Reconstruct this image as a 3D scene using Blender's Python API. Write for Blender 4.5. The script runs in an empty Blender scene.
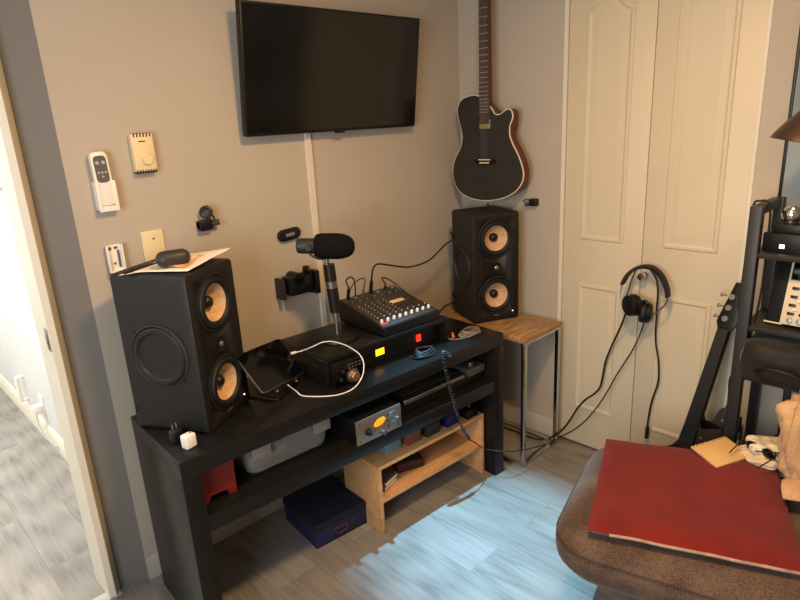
import bpy, bmesh, math, random
from mathutils import Vector, Matrix, noise
random.seed(7)
SC = bpy.context.scene
COL = SC.collection
PI = math.pi

# ------------------------------------------------------------------ camera
CAM = Vector((-0.57676669, -2.04233871, 1.6))
CR = Vector((0.71028064, -0.70204676, -0.05130068))
CU = Vector((0.23736752, 0.17026575, 0.95638185))
CW = Vector((0.66269003, 0.69147663, -0.28757956))
FPX = 600.26
cam_d = bpy.data.cameras.new('camera')
cam_d.sensor_width = 36.0
cam_d.lens = FPX / 800 * 36.0
cam_d.clip_start = 0.02
cam = bpy.data.objects.new('camera', cam_d)
COL.objects.link(cam)
cam.matrix_world = Matrix(((CR.x, CU.x, -CW.x, CAM.x), (CR.y, CU.y, -CW.y, CAM.y), (CR.z, CU.z, -CW.z, CAM.z), (0, 0, 0, 1)))
SC.camera = cam

def P(px, py, ax, val):
    """measured point: where the sight line meets a known plane of the room"""
    d = CW + CR * ((px - 400) / FPX) - CU * ((py - 300) / FPX)
    i = 'xyz'.index(ax)
    return CAM + d * ((val - CAM[i]) / d[i])

# desk frame
DO = Vector((0.0011, -0.4896, 0)); DT = -0.0592; DH = 0.689
def DW(a, b, z):
    c, s = math.cos(DT), math.sin(DT)
    return Vector((DO.x + c * a - s * b, DO.y + s * a + c * b, z))
def PD(px, py, b):
    """point on a vertical plane parallel to the desk front, b behind it (world)"""
    d = CW + CR * ((px - 400) / FPX) - CU * ((py - 300) / FPX)
    n = Vector((-math.sin(DT), math.cos(DT), 0))
    t = ((DO - CAM).dot(n) + b) / d.dot(n)
    return CAM + d * t

# ------------------------------------------------------------------ colour / materials
def lin(c):
    def f(v):
        v /= 255.0
        return v / 12.92 if v <= 0.04045 else ((v + 0.055) / 1.055) ** 2.4
    return (f(c[0]), f(c[1]), f(c[2]), 1)
MATS = {}
def mat(name, rgb, rough=0.5, metal=0.0, var=0.06, scale=12, bump=0.0, bscale=200, emit=None, estr=0, trans=0.0, ior=1.45, coat=0.0, spec=0.5, sheen=0.0):
    if name in MATS: return MATS[name]
    m = bpy.data.materials.new(name); m.use_nodes = True
    nt = m.node_tree; b = nt.nodes['Principled BSDF']
    b.inputs['Roughness'].default_value = rough
    b.inputs['Metallic'].default_value = metal
    b.inputs['IOR'].default_value = ior
    b.inputs['Specular IOR Level'].default_value = spec
    if trans: b.inputs['Transmission Weight'].default_value = trans
    if coat: b.inputs['Coat Weight'].default_value = coat
    if sheen: b.inputs['Sheen Weight'].default_value = sheen
    tc = nt.nodes.new('ShaderNodeTexCoord')
    n = nt.nodes.new('ShaderNodeTexNoise'); n.inputs['Scale'].default_value = scale; n.inputs['Detail'].default_value = 4
    nt.links.new(tc.outputs['Object'], n.inputs['Vector'])
    cr = nt.nodes.new('ShaderNodeValToRGB')
    c = lin(rgb)
    cr.color_ramp.elements[0].color = tuple(v * (1 - var) for v in c[:3]) + (1,)
    cr.color_ramp.elements[1].color = tuple(min(1, v * (1 + var)) for v in c[:3]) + (1,)
    cr.color_ramp.elements[0].position = 0.3; cr.color_ramp.elements[1].position = 0.7
    nt.links.new(n.outputs['Fac'], cr.inputs['Fac'])
    nt.links.new(cr.outputs['Color'], b.inputs['Base Color'])
    if bump:
        n2 = nt.nodes.new('ShaderNodeTexNoise'); n2.inputs['Scale'].default_value = bscale; n2.inputs['Detail'].default_value = 3
        nt.links.new(tc.outputs['Object'], n2.inputs['Vector'])
        bp = nt.nodes.new('ShaderNodeBump'); bp.inputs['Strength'].default_value = bump; bp.inputs['Distance'].default_value = 0.002
        nt.links.new(n2.outputs['Fac'], bp.inputs['Height'])
        nt.links.new(bp.outputs['Normal'], b.inputs['Normal'])
    if emit:
        b.inputs['Emission Color'].default_value = lin(emit)
        b.inputs['Emission Strength'].default_value = estr
    MATS[name] = m
    return m

def floor_mat():
    m = bpy.data.materials.new('plank_floor'); m.use_nodes = True
    nt = m.node_tree; b = nt.nodes['Principled BSDF']; L = nt.links.new
    geo = nt.nodes.new('ShaderNodeNewGeometry')
    mp = nt.nodes.new('ShaderNodeMapping'); mp.inputs['Rotation'].default_value = (0, 0, PI / 2); mp.inputs['Location'].default_value = (0.35, 0.07, 0)
    L(geo.outputs['Position'], mp.inputs['Vector'])
    br = nt.nodes.new('ShaderNodeTexBrick')
    br.offset = 0.37; br.inputs['Scale'].default_value = 1.0
    br.inputs['Brick Width'].default_value = 1.22; br.inputs['Row Height'].default_value = 0.18
    br.inputs['Mortar Size'].default_value = 0.0012; br.inputs['Mortar Smooth'].default_value = 0.3; br.inputs['Bias'].default_value = 0.0
    br.inputs['Color1'].default_value = (0.0, 0, 0, 1); br.inputs['Color2'].default_value = (1, 1, 1, 1); br.inputs['Mortar'].default_value = (0.5, 0.5, 0.5, 1)
    L(mp.outputs['Vector'], br.inputs['Vector'])
    # grain: stretched noise along planks (world y)
    mp2 = nt.nodes.new('ShaderNodeMapping'); mp2.inputs['Scale'].default_value = (30, 2.6, 1)
    L(geo.outputs['Position'], mp2.inputs['Vector'])
    add = nt.nodes.new('ShaderNodeVectorMath'); add.operation = 'ADD'
    sc = nt.nodes.new('ShaderNodeVectorMath'); sc.operation = 'SCALE'; sc.inputs['Scale'].default_value = 7.0
    L(br.outputs['Color'], sc.inputs[0]); L(mp2.outputs['Vector'], add.inputs[0]); L(sc.outputs[0], add.inputs[1])
    n1 = nt.nodes.new('ShaderNodeTexNoise'); n1.inputs['Scale'].default_value = 1.0; n1.inputs['Detail'].default_value = 6; n1.inputs['Distortion'].default_value = 1.2
    L(add.outputs[0], n1.inputs['Vector'])
    wv = nt.nodes.new('ShaderNodeMapping'); wv.inputs['Scale'].default_value = (5, 0.7, 1); L(add.outputs[0], wv.inputs['Vector'])
    n2 = nt.nodes.new('ShaderNodeTexNoise'); n2.inputs['Scale'].default_value = 2.2; n2.inputs['Detail'].default_value = 5; n2.inputs['Roughness'].default_value = 0.7
    L(wv.outputs['Vector'], n2.inputs['Vector'])
    # cathedral rings
    rg = nt.nodes.new('ShaderNodeTexWave'); rg.wave_type = 'RINGS'; rg.inputs['Scale'].default_value = 0.55; rg.inputs['Distortion'].default_value = 5.0; rg.inputs['Detail'].default_value = 3; rg.inputs['Detail Scale'].default_value = 0.6
    L(add.outputs[0], rg.inputs['Vector'])
    mx = nt.nodes.new('ShaderNodeMix'); mx.data_type = 'FLOAT'; mx.inputs[0].default_value = 0.35
    L(n1.outputs['Fac'], mx.inputs[2]); L(n2.outputs['Fac'], mx.inputs[3])
    mx2 = nt.nodes.new('ShaderNodeMix'); mx2.data_type = 'FLOAT'; mx2.inputs[0].default_value = 0.16
    L(mx.outputs[0], mx2.inputs[2]); L(rg.outputs['Fac'], mx2.inputs[3])
    cr = nt.nodes.new('ShaderNodeValToRGB')
    e = cr.color_ramp.elements
    e[0].position = 0.28; e[0].color = lin((98, 93, 87))
    e[1].position = 0.68; e[1].color = lin((146, 141, 134))
    k = e.new(0.44); k.color = lin((126, 121, 114))
    L(mx2.outputs[0], cr.inputs['Fac'])
    # plank-to-plank tone
    hs = nt.nodes.new('ShaderNodeMix'); hs.data_type = 'RGBA'; hs.blend_type = 'MULTIPLY'; hs.inputs[0].default_value = 1.0
    cr2 = nt.nodes.new('ShaderNodeValToRGB'); cr2.color_ramp.elements[0].color = (0.84, 0.84, 0.84, 1); cr2.color_ramp.elements[1].color = (1.04, 1.03, 1.02, 1)
    L(br.outputs['Color'], cr2.inputs['Fac']); L(cr.outputs['Color'], hs.inputs[6]); L(cr2.outputs['Color'], hs.inputs[7])
    mo = nt.nodes.new('ShaderNodeMix'); mo.data_type = 'RGBA'; mo.inputs[7].default_value = lin((92, 86, 80))
    mf = nt.nodes.new('ShaderNodeMath'); mf.operation = 'MULTIPLY'; mf.inputs[1].default_value = 0.7
    L(br.outputs['Fac'], mf.inputs[0]); L(mf.outputs[0], mo.inputs[0]); L(hs.outputs[2], mo.inputs[6])
    L(mo.outputs[2], b.inputs['Base Color'])
    b.inputs['Roughness'].default_value = 0.42
    bp = nt.nodes.new('ShaderNodeBump'); bp.inputs['Strength'].default_value = 0.12; bp.inputs['Distance'].default_value = 0.002
    L(mx2.outputs[0], bp.inputs['Height']); L(bp.outputs['Normal'], b.inputs['Normal'])
    return m

def wood_mat(name, c1, c2, axis_scale=(2, 14, 14), rough=0.5):
    m = bpy.data.materials.new(name); m.use_nodes = True
    nt = m.node_tree; b = nt.nodes['Principled BSDF']; L = nt.links.new
    tc = nt.nodes.new('ShaderNodeTexCoord')
    mp = nt.nodes.new('ShaderNodeMapping'); mp.inputs['Scale'].default_value = axis_scale
    L(tc.outputs['Object'], mp.inputs['Vector'])
    n = nt.nodes.new('ShaderNodeTexNoise'); n.inputs['Scale'].default_value = 3; n.inputs['Detail'].default_value = 6; n.inputs['Distortion'].default_value = 1.0
    L(mp.outputs['Vector'], n.inputs['Vector'])
    cr = nt.nodes.new('ShaderNodeValToRGB')
    cr.color_ramp.elements[0].position = 0.35; cr.color_ramp.elements[0].color = lin(c1)
    cr.color_ramp.elements[1].position = 0.65; cr.color_ramp.elements[1].color = lin(c2)
    L(n.outputs['Fac'], cr.inputs['Fac']); L(cr.outputs['Color'], b.inputs['Base Color'])
    b.inputs['Roughness'].default_value = rough
    return m

def weave_mat(name, c1, c2, scale=350, rough=0.9):
    m = bpy.data.materials.new(name); m.use_nodes = True
    nt = m.node_tree; b = nt.nodes['Principled BSDF']; L = nt.links.new
    tc = nt.nodes.new('ShaderNodeTexCoord')
    n = nt.nodes.new('ShaderNodeTexNoise'); n.inputs['Scale'].default_value = scale; n.inputs['Detail'].default_value = 2
    L(tc.outputs['Object'], n.inputs['Vector'])
    v = nt.nodes.new('ShaderNodeTexNoise'); v.inputs['Scale'].default_value = 9; v.inputs['Detail'].default_value = 5
    L(tc.outputs['Object'], v.inputs['Vector'])
    mx = nt.nodes.new('ShaderNodeMix'); mx.data_type = 'FLOAT'; mx.inputs[0].default_value = 0.45
    L(n.outputs['Fac'], mx.inputs[2]); L(v.outputs['Fac'], mx.inputs[3])
    cr = nt.nodes.new('ShaderNodeValToRGB')
    cr.color_ramp.elements[0].position = 0.36; cr.color_ramp.elements[0].color = lin(c1)
    cr.color_ramp.elements[1].position = 0.64; cr.color_ramp.elements[1].color = lin(c2)
    L(mx.outputs[0], cr.inputs['Fac']); L(cr.outputs['Color'], b.inputs['Base Color'])
    b.inputs['Roughness'].default_value = rough; b.inputs['Sheen Weight'].default_value = 0.12
    b.inputs['Specular IOR Level'].default_value = 0.2
    bp = nt.nodes.new('ShaderNodeBump'); bp.inputs['Strength'].default_value = 0.35; bp.inputs['Distance'].default_value = 0.001
    L(n.outputs['Fac'], bp.inputs['Height']); L(bp.outputs['Normal'], b.inputs['Normal'])
    return m

M_wall = mat('wall_paint', (178, 167, 153), 0.85, var=0.02, scale=3, bump=0.08, bscale=160, spec=0.2)
M_ceil = mat('ceiling_paint', (214, 210, 204), 0.9, var=0.01)
M_jambshade = mat('shaded_jamb', (112, 108, 103), 0.7, var=0.02, scale=3)  # wall colour darkened to paint in the shade on the jamb strip
M_door = mat('door_paint', (204, 190, 164), 0.45, var=0.015, scale=4)
M_trim = mat('trim_paint', (214, 206, 188), 0.45, var=0.015)
M_hall = mat('hall_paint', (204, 204, 201), 0.8, var=0.01)
M_base = mat('baseboard_paint', (176, 170, 162), 0.6, var=0.02)
M_floor = floor_mat()
M_desk = mat('black_laminate', (20, 19, 18), 0.34, var=0.15, scale=30, bump=0.03, bscale=90, spec=0.35)
M_black = mat('black_plastic', (14, 13, 13), 0.42, var=0.1)
M_blackgloss = mat('black_glass', (6, 6, 7), 0.07, var=0.05)
M_screen = mat('tv_screen', (15, 12, 10), 0.14, var=0.05, spec=0.5)
M_rubber = mat('black_rubber', (12, 11, 11), 0.6, var=0.1)
M_foam = mat('black_foam', (17, 17, 17), 0.95, var=0.2, scale=120, bump=0.8, bscale=500, spec=0.15)
M_dark = mat('dark_grey', (42, 41, 40), 0.5, var=0.08)
M_cab = mat('speaker_cabinet', (28, 27, 26), 0.55, var=0.1, scale=60, bump=0.06, bscale=300)
M_front = mat('speaker_baffle', (22, 16, 14), 0.5, var=0.1, scale=50)
M_cone = mat('tan_cone', (196, 160, 122), 0.75, var=0.16, scale=70)
M_chrome = mat('chrome', (205, 203, 200), 0.18, metal=1.0, var=0.03)
M_steel = mat('brushed_steel', (150, 148, 144), 0.38, metal=1.0, var=0.08)
M_white = mat('white_plastic', (232, 226, 216), 0.4, var=0.02)
M_cream = mat('cream_plastic', (222, 202, 160), 0.5, var=0.02)
M_creamw = mat('cream_metal', (214, 200, 172), 0.5, var=0.03)
M_greypl = mat('grey_button_panel', (92, 88, 84), 0.5, var=0.05)
M_pale = mat('pale_grey', (170, 168, 164), 0.5, var=0.05)
M_red = mat('red_paint', (112, 28, 24), 0.55, var=0.08)
M_redc = weave_mat('red_fabric', (96, 22, 15), (120, 30, 21), 420)
M_under = weave_mat('cushion_lining', (44, 34, 30), (96, 84, 74), 90)
M_sofa = weave_mat('brown_grey_upholstery', (56, 41, 33), (108, 86, 72), 260)
M_beige = weave_mat('beige_cloth', (176, 138, 98), (206, 168, 126), 200)
M_bag = weave_mat('black_nylon', (26, 22, 20), (44, 38, 34), 300, 0.6)
M_navy = mat('navy_fabric', (22, 27, 62), 0.8, var=0.12, scale=90, bump=0.3, bscale=400)
M_navyt = mat('navy_lid', (14, 17, 38), 0.75, var=0.1)
M_beech = wood_mat('beech_laminate', (186, 138, 90), (206, 160, 110))
M_oak = wood_mat('oak_tabletop', (132, 98, 66), (176, 138, 98), (3, 18, 18), 0.4)
M_mahog = mat('mahogany_sides', (92, 40, 26), 0.3, var=0.15, scale=20)
M_gtop = mat('black_stained_top', (42, 39, 36), 0.45, var=0.2, scale=14)
M_fret = mat('rosewood', (72, 58, 46), 0.5, var=0.15, scale=40)
M_bind = mat('cream_binding', (226, 214, 190), 0.4)
M_paper = mat('paper', (232, 222, 206), 0.8, var=0.02)
M_note = mat('kraft_paper', (206, 168, 112), 0.8, var=0.04)
M_clear = mat('clear_plastic', (226, 224, 218), 0.22, trans=0.82, ior=1.12, var=0.01)
M_bluepl = mat('light_blue_enamel', (112, 146, 160), 0.4, var=0.04)
M_brownen = mat('brown_enamel', (120, 76, 54), 0.45, var=0.05)
M_navyen = mat('navy_enamel', (20, 24, 78), 0.4, var=0.05)
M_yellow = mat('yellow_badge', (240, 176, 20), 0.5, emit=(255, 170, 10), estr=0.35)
M_ylw_lit = mat('yellow_lit_display', (255, 180, 20), 0.5, emit=(255, 176, 12), estr=3.2)
M_red_lit = mat('red_lit_rocker', (255, 30, 10), 0.5, emit=(255, 34, 16), estr=3.2)
M_led = mat('white_led', (255, 240, 220), 0.5, emit=(255, 236, 214), estr=4.0)
M_redled = mat('red_led', (255, 30, 10), 0.5, emit=(255, 60, 30), estr=1.5)
M_mixp = mat('mixer_panel', (52, 46, 40), 0.45, var=0.1, scale=30)
M_orange = mat('orange_plastic', (216, 88, 44), 0.4)
M_cgrey = mat('grey_cable', (132, 118, 102), 0.5)
M_lampsh = mat('lamp_shade_metal', (66, 50, 40), 0.4, metal=0.3)
M_picture = None

# ------------------------------------------------------------------ mesh builder
OFF = {}
class MB:
    def __init__(s): s.bm = bmesh.new(); s.mi = 0
    def _fin(s, vs, M, bev=0, seg=2):
        fs = set()
        for v in vs:
            for f in v.link_faces: fs.add(f)
        for f in fs: f.material_index = s.mi
        if bev > 0:
            es = list({e for f in fs for e in f.edges})
            r = bmesh.ops.bevel(s.bm, geom=es, offset=bev, segments=seg, affect='EDGES', profile=0.5, clamp_overlap=True)
            vs = list({v for f in r['faces'] for v in f.verts} | {v for v in vs if v.is_valid})
            for f in r['faces']: f.material_index = s.mi
            vs = list({v for v in vs if v.is_valid})
        if M is not None: bmesh.ops.transform(s.bm, matrix=M, verts=vs)
        return vs
    def box(s, lo, hi, bev=0, M=None, seg=2):
        lo, hi = Vector(lo), Vector(hi)
        r = bmesh.ops.create_cube(s.bm, size=1)
        for v in r['verts']:
            v.co = Vector(((v.co.x + .5) * (hi.x - lo.x) + lo.x, (v.co.y + .5) * (hi.y - lo.y) + lo.y, (v.co.z + .5) * (hi.z - lo.z) + lo.z))
        s._fin(r['verts'], M, bev, seg); return s
    def cyl(s, a, b, r1, r2=None, n=24, cap=True):
        a, b = Vector(a), Vector(b); r2 = r1 if r2 is None else r2
        d = b - a; q = d.to_track_quat('Z', 'Y').to_matrix().to_4x4()
        r = bmesh.ops.create_cone(s.bm, cap_ends=cap, segments=n, radius1=r1, radius2=r2, depth=d.length)
        s._fin(r['verts'], Matrix.Translation((a + b) / 2) @ q); return s
    def lathe(s, prof, a, axis, n=32, closed=True):
        """prof: (radius, distance along axis)"""
        a = Vector(a); q = Vector(axis).to_track_quat('Z', 'Y').to_matrix()
        rings = []
        for r, h in prof:
            if r < 1e-6: rings.append([s.bm.verts.new(a + q @ Vector((0, 0, h)))])
            else: rings.append([s.bm.verts.new(a + q @ Vector((r * math.cos(2 * PI * i / n), r * math.sin(2 * PI * i / n), h))) for i in range(n)])
        for A, B in zip(rings, rings[1:]):
            for i in range(n):
                j = (i + 1) % n
                if len(A) == 1 and len(B) == 1: continue
                if len(A) == 1: f = s.bm.faces.new((A[0], B[j], B[i]))
                elif len(B) == 1: f = s.bm.faces.new((A[i], A[j], B[0]))
                else: f = s.bm.faces.new((A[i], A[j], B[j], B[i]))
                f.material_index = s.mi
        return s
    def tube(s, pts, r, n=8, smooth=4, closed=False, flat=None):
        pts = [Vector(p) for p in pts]
        if smooth and len(pts) > 2: pts = catmull(pts, smooth, closed)
        N = len(pts); rings = []; up = None
        for i, p in enumerate(pts):
            if closed: t = pts[(i + 1) % N] - pts[i - 1]
            else: t = pts[min(i + 1, N - 1)] - pts[max(i - 1, 0)]
            if t.length < 1e-9: t = Vector((0, 0, 1))
            t.normalize()
            if up is None: up = t.orthogonal().normalized()
            up = (up - t * up.dot(t))
            up = up.normalized() if up.length > 1e-6 else t.orthogonal().normalized()
            sd = t.cross(up); rr = r[min(len(r) - 1, i * len(r) // N)] if isinstance(r, (list, tuple)) else r
            rings.append([s.bm.verts.new(p + (up * math.cos(2 * PI * k / n) + sd * math.sin(2 * PI * k / n)) * rr) for k in range(n)])
        R = list(zip(rings, rings[1:]))
        if closed: R.append((rings[-1], rings[0]))
        for A, B in R:
            for k in range(n):
                f = s.bm.faces.new((A[k], A[(k + 1) % n], B[(k + 1) % n], B[k])); f.material_index = s.mi
        if not closed:
            for A in (rings[0][::-1], rings[-1]):
                f = s.bm.faces.new(A); f.material_index = s.mi
        return s
    def prism(s, poly, d0, d1, frame=None, bev=0):
        """poly of (u,v), extruded from d0 to d1; frame maps (u,v,d)->Vector"""
        fr = frame or (lambda u, v, d: Vector((u, v, d)))
        A = [s.bm.verts.new(fr(u, v, d0)) for u, v in poly]; B = [s.bm.verts.new(fr(u, v, d1)) for u, v in poly]
        fs = [s.bm.faces.new(A[::-1]), s.bm.faces.new(B)]
        n = len(poly)
        for i in range(n): fs.append(s.bm.faces.new((A[i], A[(i + 1) % n], B[(i + 1) % n], B[i])))
        for f in fs: f.material_index = s.mi
        if bev:
            r = bmesh.ops.bevel(s.bm, geom=list({e for f in fs[:2] for e in f.edges}), offset=bev, segments=2, affect='EDGES', profile=0.5)
            for f in r['faces']: f.material_index = s.mi
        return s
    def ball(s, c, r, M=None, n=20):
        rr = bmesh.ops.create_uvsphere(s.bm, u_segments=n, v_segments=n // 2 + 2, radius=1)
        if not isinstance(r, (tuple, list)): r = (r, r, r)
        for v in rr['verts']: v.co = Vector((v.co.x * r[0], v.co.y * r[1], v.co.z * r[2]))
        s._fin(rr['verts'], (M or Matrix()) if M else Matrix.Translation(c)); return s
    def sheet(s, rows):
        V = [[s.bm.verts.new(p) for p in r] for r in rows]
        for i in range(len(V) - 1):
            for j in range(len(V[0]) - 1):
                f = s.bm.faces.new((V[i][j], V[i][j + 1], V[i + 1][j + 1], V[i + 1][j])); f.material_index = s.mi
        return s
    def xf(s, M): bmesh.ops.transform(s.bm, matrix=M, verts=s.bm.verts[:]); return s
    def build(s, name, m, parent=None, angle=40, recentre=True, solid=0):
        bmesh.ops.recalc_face_normals(s.bm, faces=s.bm.faces[:])
        me = bpy.data.meshes.new(name)
        off = Vector((0, 0, 0))
        if recentre and s.bm.verts:
            xs = [v.co for v in s.bm.verts]
            mn = [min(c[i] for c in xs) for i in range(3)]; mx = [max(c[i] for c in xs) for i in range(3)]
            off = Vector(((mn[0] + mx[0]) / 2, (mn[1] + mx[1]) / 2, mn[2]))
            for v in s.bm.verts: v.co -= off
        s.bm.to_mesh(me); s.bm.free()
        for f in me.polygons: f.use_smooth = True
        me.set_sharp_from_angle(angle=math.radians(angle))
        for q in (m if isinstance(m, (list, tuple)) else [m]): me.materials.append(q)
        o = bpy.data.objects.new(name, me); COL.objects.link(o); o.location = off
        OFF[o] = off
        if parent:
            o.parent = parent; o.location = off - OFF.get(parent, Vector((0, 0, 0)))
        if solid:
            md = o.modifiers.new('thickness', 'SOLIDIFY'); md.thickness = solid; md.offset = 0
        return o

def catmull(pts, k, closed=False):
    N = len(pts); out = []
    rng = N if closed else N - 1
    for i in range(rng):
        if closed: p0, p1, p2, p3 = pts[i - 1], pts[i], pts[(i + 1) % N], pts[(i + 2) % N]
        else: p0, p1, p2, p3 = pts[max(i - 1, 0)], pts[i], pts[i + 1], pts[min(i + 2, N - 1)]
        for j in range(k):
            t = j / k
            out.append(0.5 * ((2 * p1) + (p2 - p0) * t + (2 * p0 - 5 * p1 + 4 * p2 - p3) * t * t + (3 * p1 - p0 - 3 * p2 + p3) * t ** 3))
    if not closed: out.append(pts[-1])
    return out

def each(name, m, parent, makers, caps=None, capm=None, capname=None):
    for i, f in enumerate(makers):
        b = MB(); f(b); o = b.build(name, m, parent)
        if caps: c = MB(); caps[i](c); c.build(capname, capm, o)

def thing(name, label, cat, loc=(0, 0, 0), rz=0, group=None, rot=None):
    o = bpy.data.objects.new(name, None); COL.objects.link(o)
    o.empty_display_size = 0.05
    o.location = loc; o.rotation_euler = rot if rot else (0, 0, rz)
    o['label'] = label; o['category'] = cat
    if group: o['group'] = group
    return o
def tag(o, label, cat, group=None):
    o['label'] = label; o['category'] = cat
    if group: o['group'] = group
    return o
def struct(o): o['kind'] = 'structure'; return o
def dthing(name, label, cat, a, b, z, rz=0, group=None):
    return thing(name, label, cat, DW(a, b, z), DT + rz, group)
def rrect(w, h, r, n=5):
    pts = []
    for cx, cy, a0 in ((w / 2 - r, h / 2 - r, 0), (-w / 2 + r, h / 2 - r, 90), (-w / 2 + r, -h / 2 + r, 180), (w / 2 - r, -h / 2 + r, 270)):
        for i in range(n + 1):
            a = math.radians(a0 + 90 * i / n); pts.append((cx + r * math.cos(a), cy + r * math.sin(a)))
    return pts
def lettering(txt, size, m, parent, loc, rot, name='lettering', ext=0.0003):
    cu = bpy.data.curves.new(name, 'FONT'); cu.body = txt; cu.size = size; cu.extrude = ext; cu.align_x = 'CENTER'; cu.align_y = 'CENTER'
    t = bpy.data.objects.new(name, cu); COL.objects.link(t)
    dg = bpy.context.evaluated_depsgraph_get(); me = bpy.data.meshes.new_from_object(t.evaluated_get(dg))
    bpy.data.objects.remove(t); me.materials.clear(); me.materials.append(m)
    o = bpy.data.objects.new(name, me); COL.objects.link(o); o.parent = parent; o.location = Vector(loc) - OFF.get(parent, Vector((0, 0, 0))); o.rotation_euler = rot
    return o

# ================================================================== SETTING
XR = 1.869; HC = 2.42; XL = -1.45; YF = -3.7
struct(MB().box((XL - .1, YF - .1, -0.06), (XR + .3, 3.6, 0)).build('floor', M_floor))
struct(MB().box((XL - .1, YF - .1, HC), (XR + .3, 3.6, HC + .06)).build('ceiling', M_ceil))
# wall behind the desk, with the doorway cut at its left
struct(MB().box((0, 0, 0), (XR + .12, .12, HC)).box((-0.98, 0, 2.06), (-.12, .12, HC)).box((XL - .1, 0, 0), (-0.98, .12, HC)).build('wall_back', M_wall))
struct(MB().prism([(0, 0.0), (-.092, .046), (-.092, .15), (0, .12)], 0, HC).build('wall_jamb', M_jambshade))  # slanted and coloured darker so the strip looks shaded beside the lit wall
# right wall around the closet
cy1, cy2, cyg = -.585, -1.366, -.975
struct(MB().box((XR, cy1, 0), (XR + .12, .12, HC)).box((XR, cy2, 2.16), (XR + .12, cy1, HC)).box((XR, YF, 0), (XR + .12, cy2, HC)).build('wall_right', M_wall))
struct(MB().box((XL - .1, -1.05, 0), (XL, 0, HC)).box((XL - .1, YF, 0), (XL, -2.35, HC)).box((XL - .1, -2.35, 0), (XL, -1.05, .8)).box((XL - .1, -2.35, 2.1), (XL, -1.05, HC)).build('wall_left', M_wall))
struct(MB().box((XL, YF - .1, 0), (XR, YF, HC)).build('wall_front', M_wall))
# side window that lets daylight in from the left
wf = MB()
for lo, hi in (((XL - .08, -2.35, .8), (XL - .02, -1.05, .86)), ((XL - .08, -2.35, 2.04), (XL - .02, -1.05, 2.1)), ((XL - .08, -2.35, .86), (XL - .02, -2.29, 2.04)), ((XL - .08, -1.11, .86), (XL - .02, -1.05, 2.04)), ((XL - .07, -1.73, .86), (XL - .03, -1.67, 2.04))):
    wf.box(lo, hi, .004)
struct(wf.build('window_1', M_trim))
# hall beyond the doorway
HX = .07
struct(MB().box((HX, .12, 0), (HX + .08, 3.5, HC)).build('wall_hall_right', M_hall))
struct(MB().box((XL - .1, .12, 0), (XL, 3.5, HC)).build('wall_hall_left', M_hall))
struct(MB().box((XL, 3.4, 0), (HX + .08, 3.5, .5)).box((XL, 3.4, 2.2), (HX + .08, 3.5, HC)).box((XL, 3.4, .5), (-1.2, 3.5, 2.2)).box((-.1, 3.4, .5), (HX + .08, 3.5, 2.2)).build('wall_hall_end', M_hall))
w2 = MB()
for lo, hi in (((-1.2, 3.41, .5), (-.1, 3.47, .56)), ((-1.2, 3.41, 2.14), (-.1, 3.47, 2.2)), ((-1.2, 3.41, .56), (-1.14, 3.47, 2.14)), ((-.16, 3.41, .56), (-.1, 3.47, 2.14)), ((-.68, 3.42, .56), (-.62, 3.46, 2.14))):
    w2.box(lo, hi, .004)
struct(w2.build('window_2', M_trim))
# doorway frame
t1 = struct(MB().prism([(-.12, -.006), (-.094, .034), (-.094, .15), (-.14, .15), (-.14, .004)], 0, 2.06).box((-.132, .05, 0), (-.115, .085, 2.05), .002)
            .box((-.98, -.012, 2.04), (-.09, .006, 2.1), .003).box((-.985, .0, 0), (-.96, .15, 2.06)).box((-1.04, -.012, 0), (-.975, .004, 2.1), .003).build('trim_1', M_trim))
MB().box((-.1425, .015, .955), (-.1395, .043, 1.03), .001).box((-.144, .022, .975), (-.1415, .037, 1.01)).build('strike_plate', M_steel, None).parent = t1
for c in t1.children: c.matrix_parent_inverse = Matrix.Translation(-Vector(t1.location))
struct(MB().box((-.96, -.004, -.002), (-.1, .045, .006), .002).build('trim_2', M_base))
# baseboards
struct(MB().prism([(0, 0), (-.013, 0), (-.013, .078), (-.006, .092), (0, .092)], .004, XR, lambda u, v, d: Vector((d, u, v))).build('baseboard_back', M_base))
struct(MB().prism([(XR, 0), (XR - .013, 0), (XR - .013, .078), (XR - .006, .092), (XR, .092)], cy1 + .0, -.013, lambda u, v, d: Vector((u, d, v))).build('baseboard_right', M_base))
struct(MB().prism([(HX, 0), (HX - .014, 0), (HX - .014, .09), (HX - .006, .105), (HX, .105)], .16, 3.4, lambda u, v, d: Vector((u, d, v))).build('baseboard_hall', M_trim))
struct(MB().box((HX - .016, 2.6, 0), (HX, 2.68, 2.1), .003).build('trim_3', M_trim))

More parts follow.
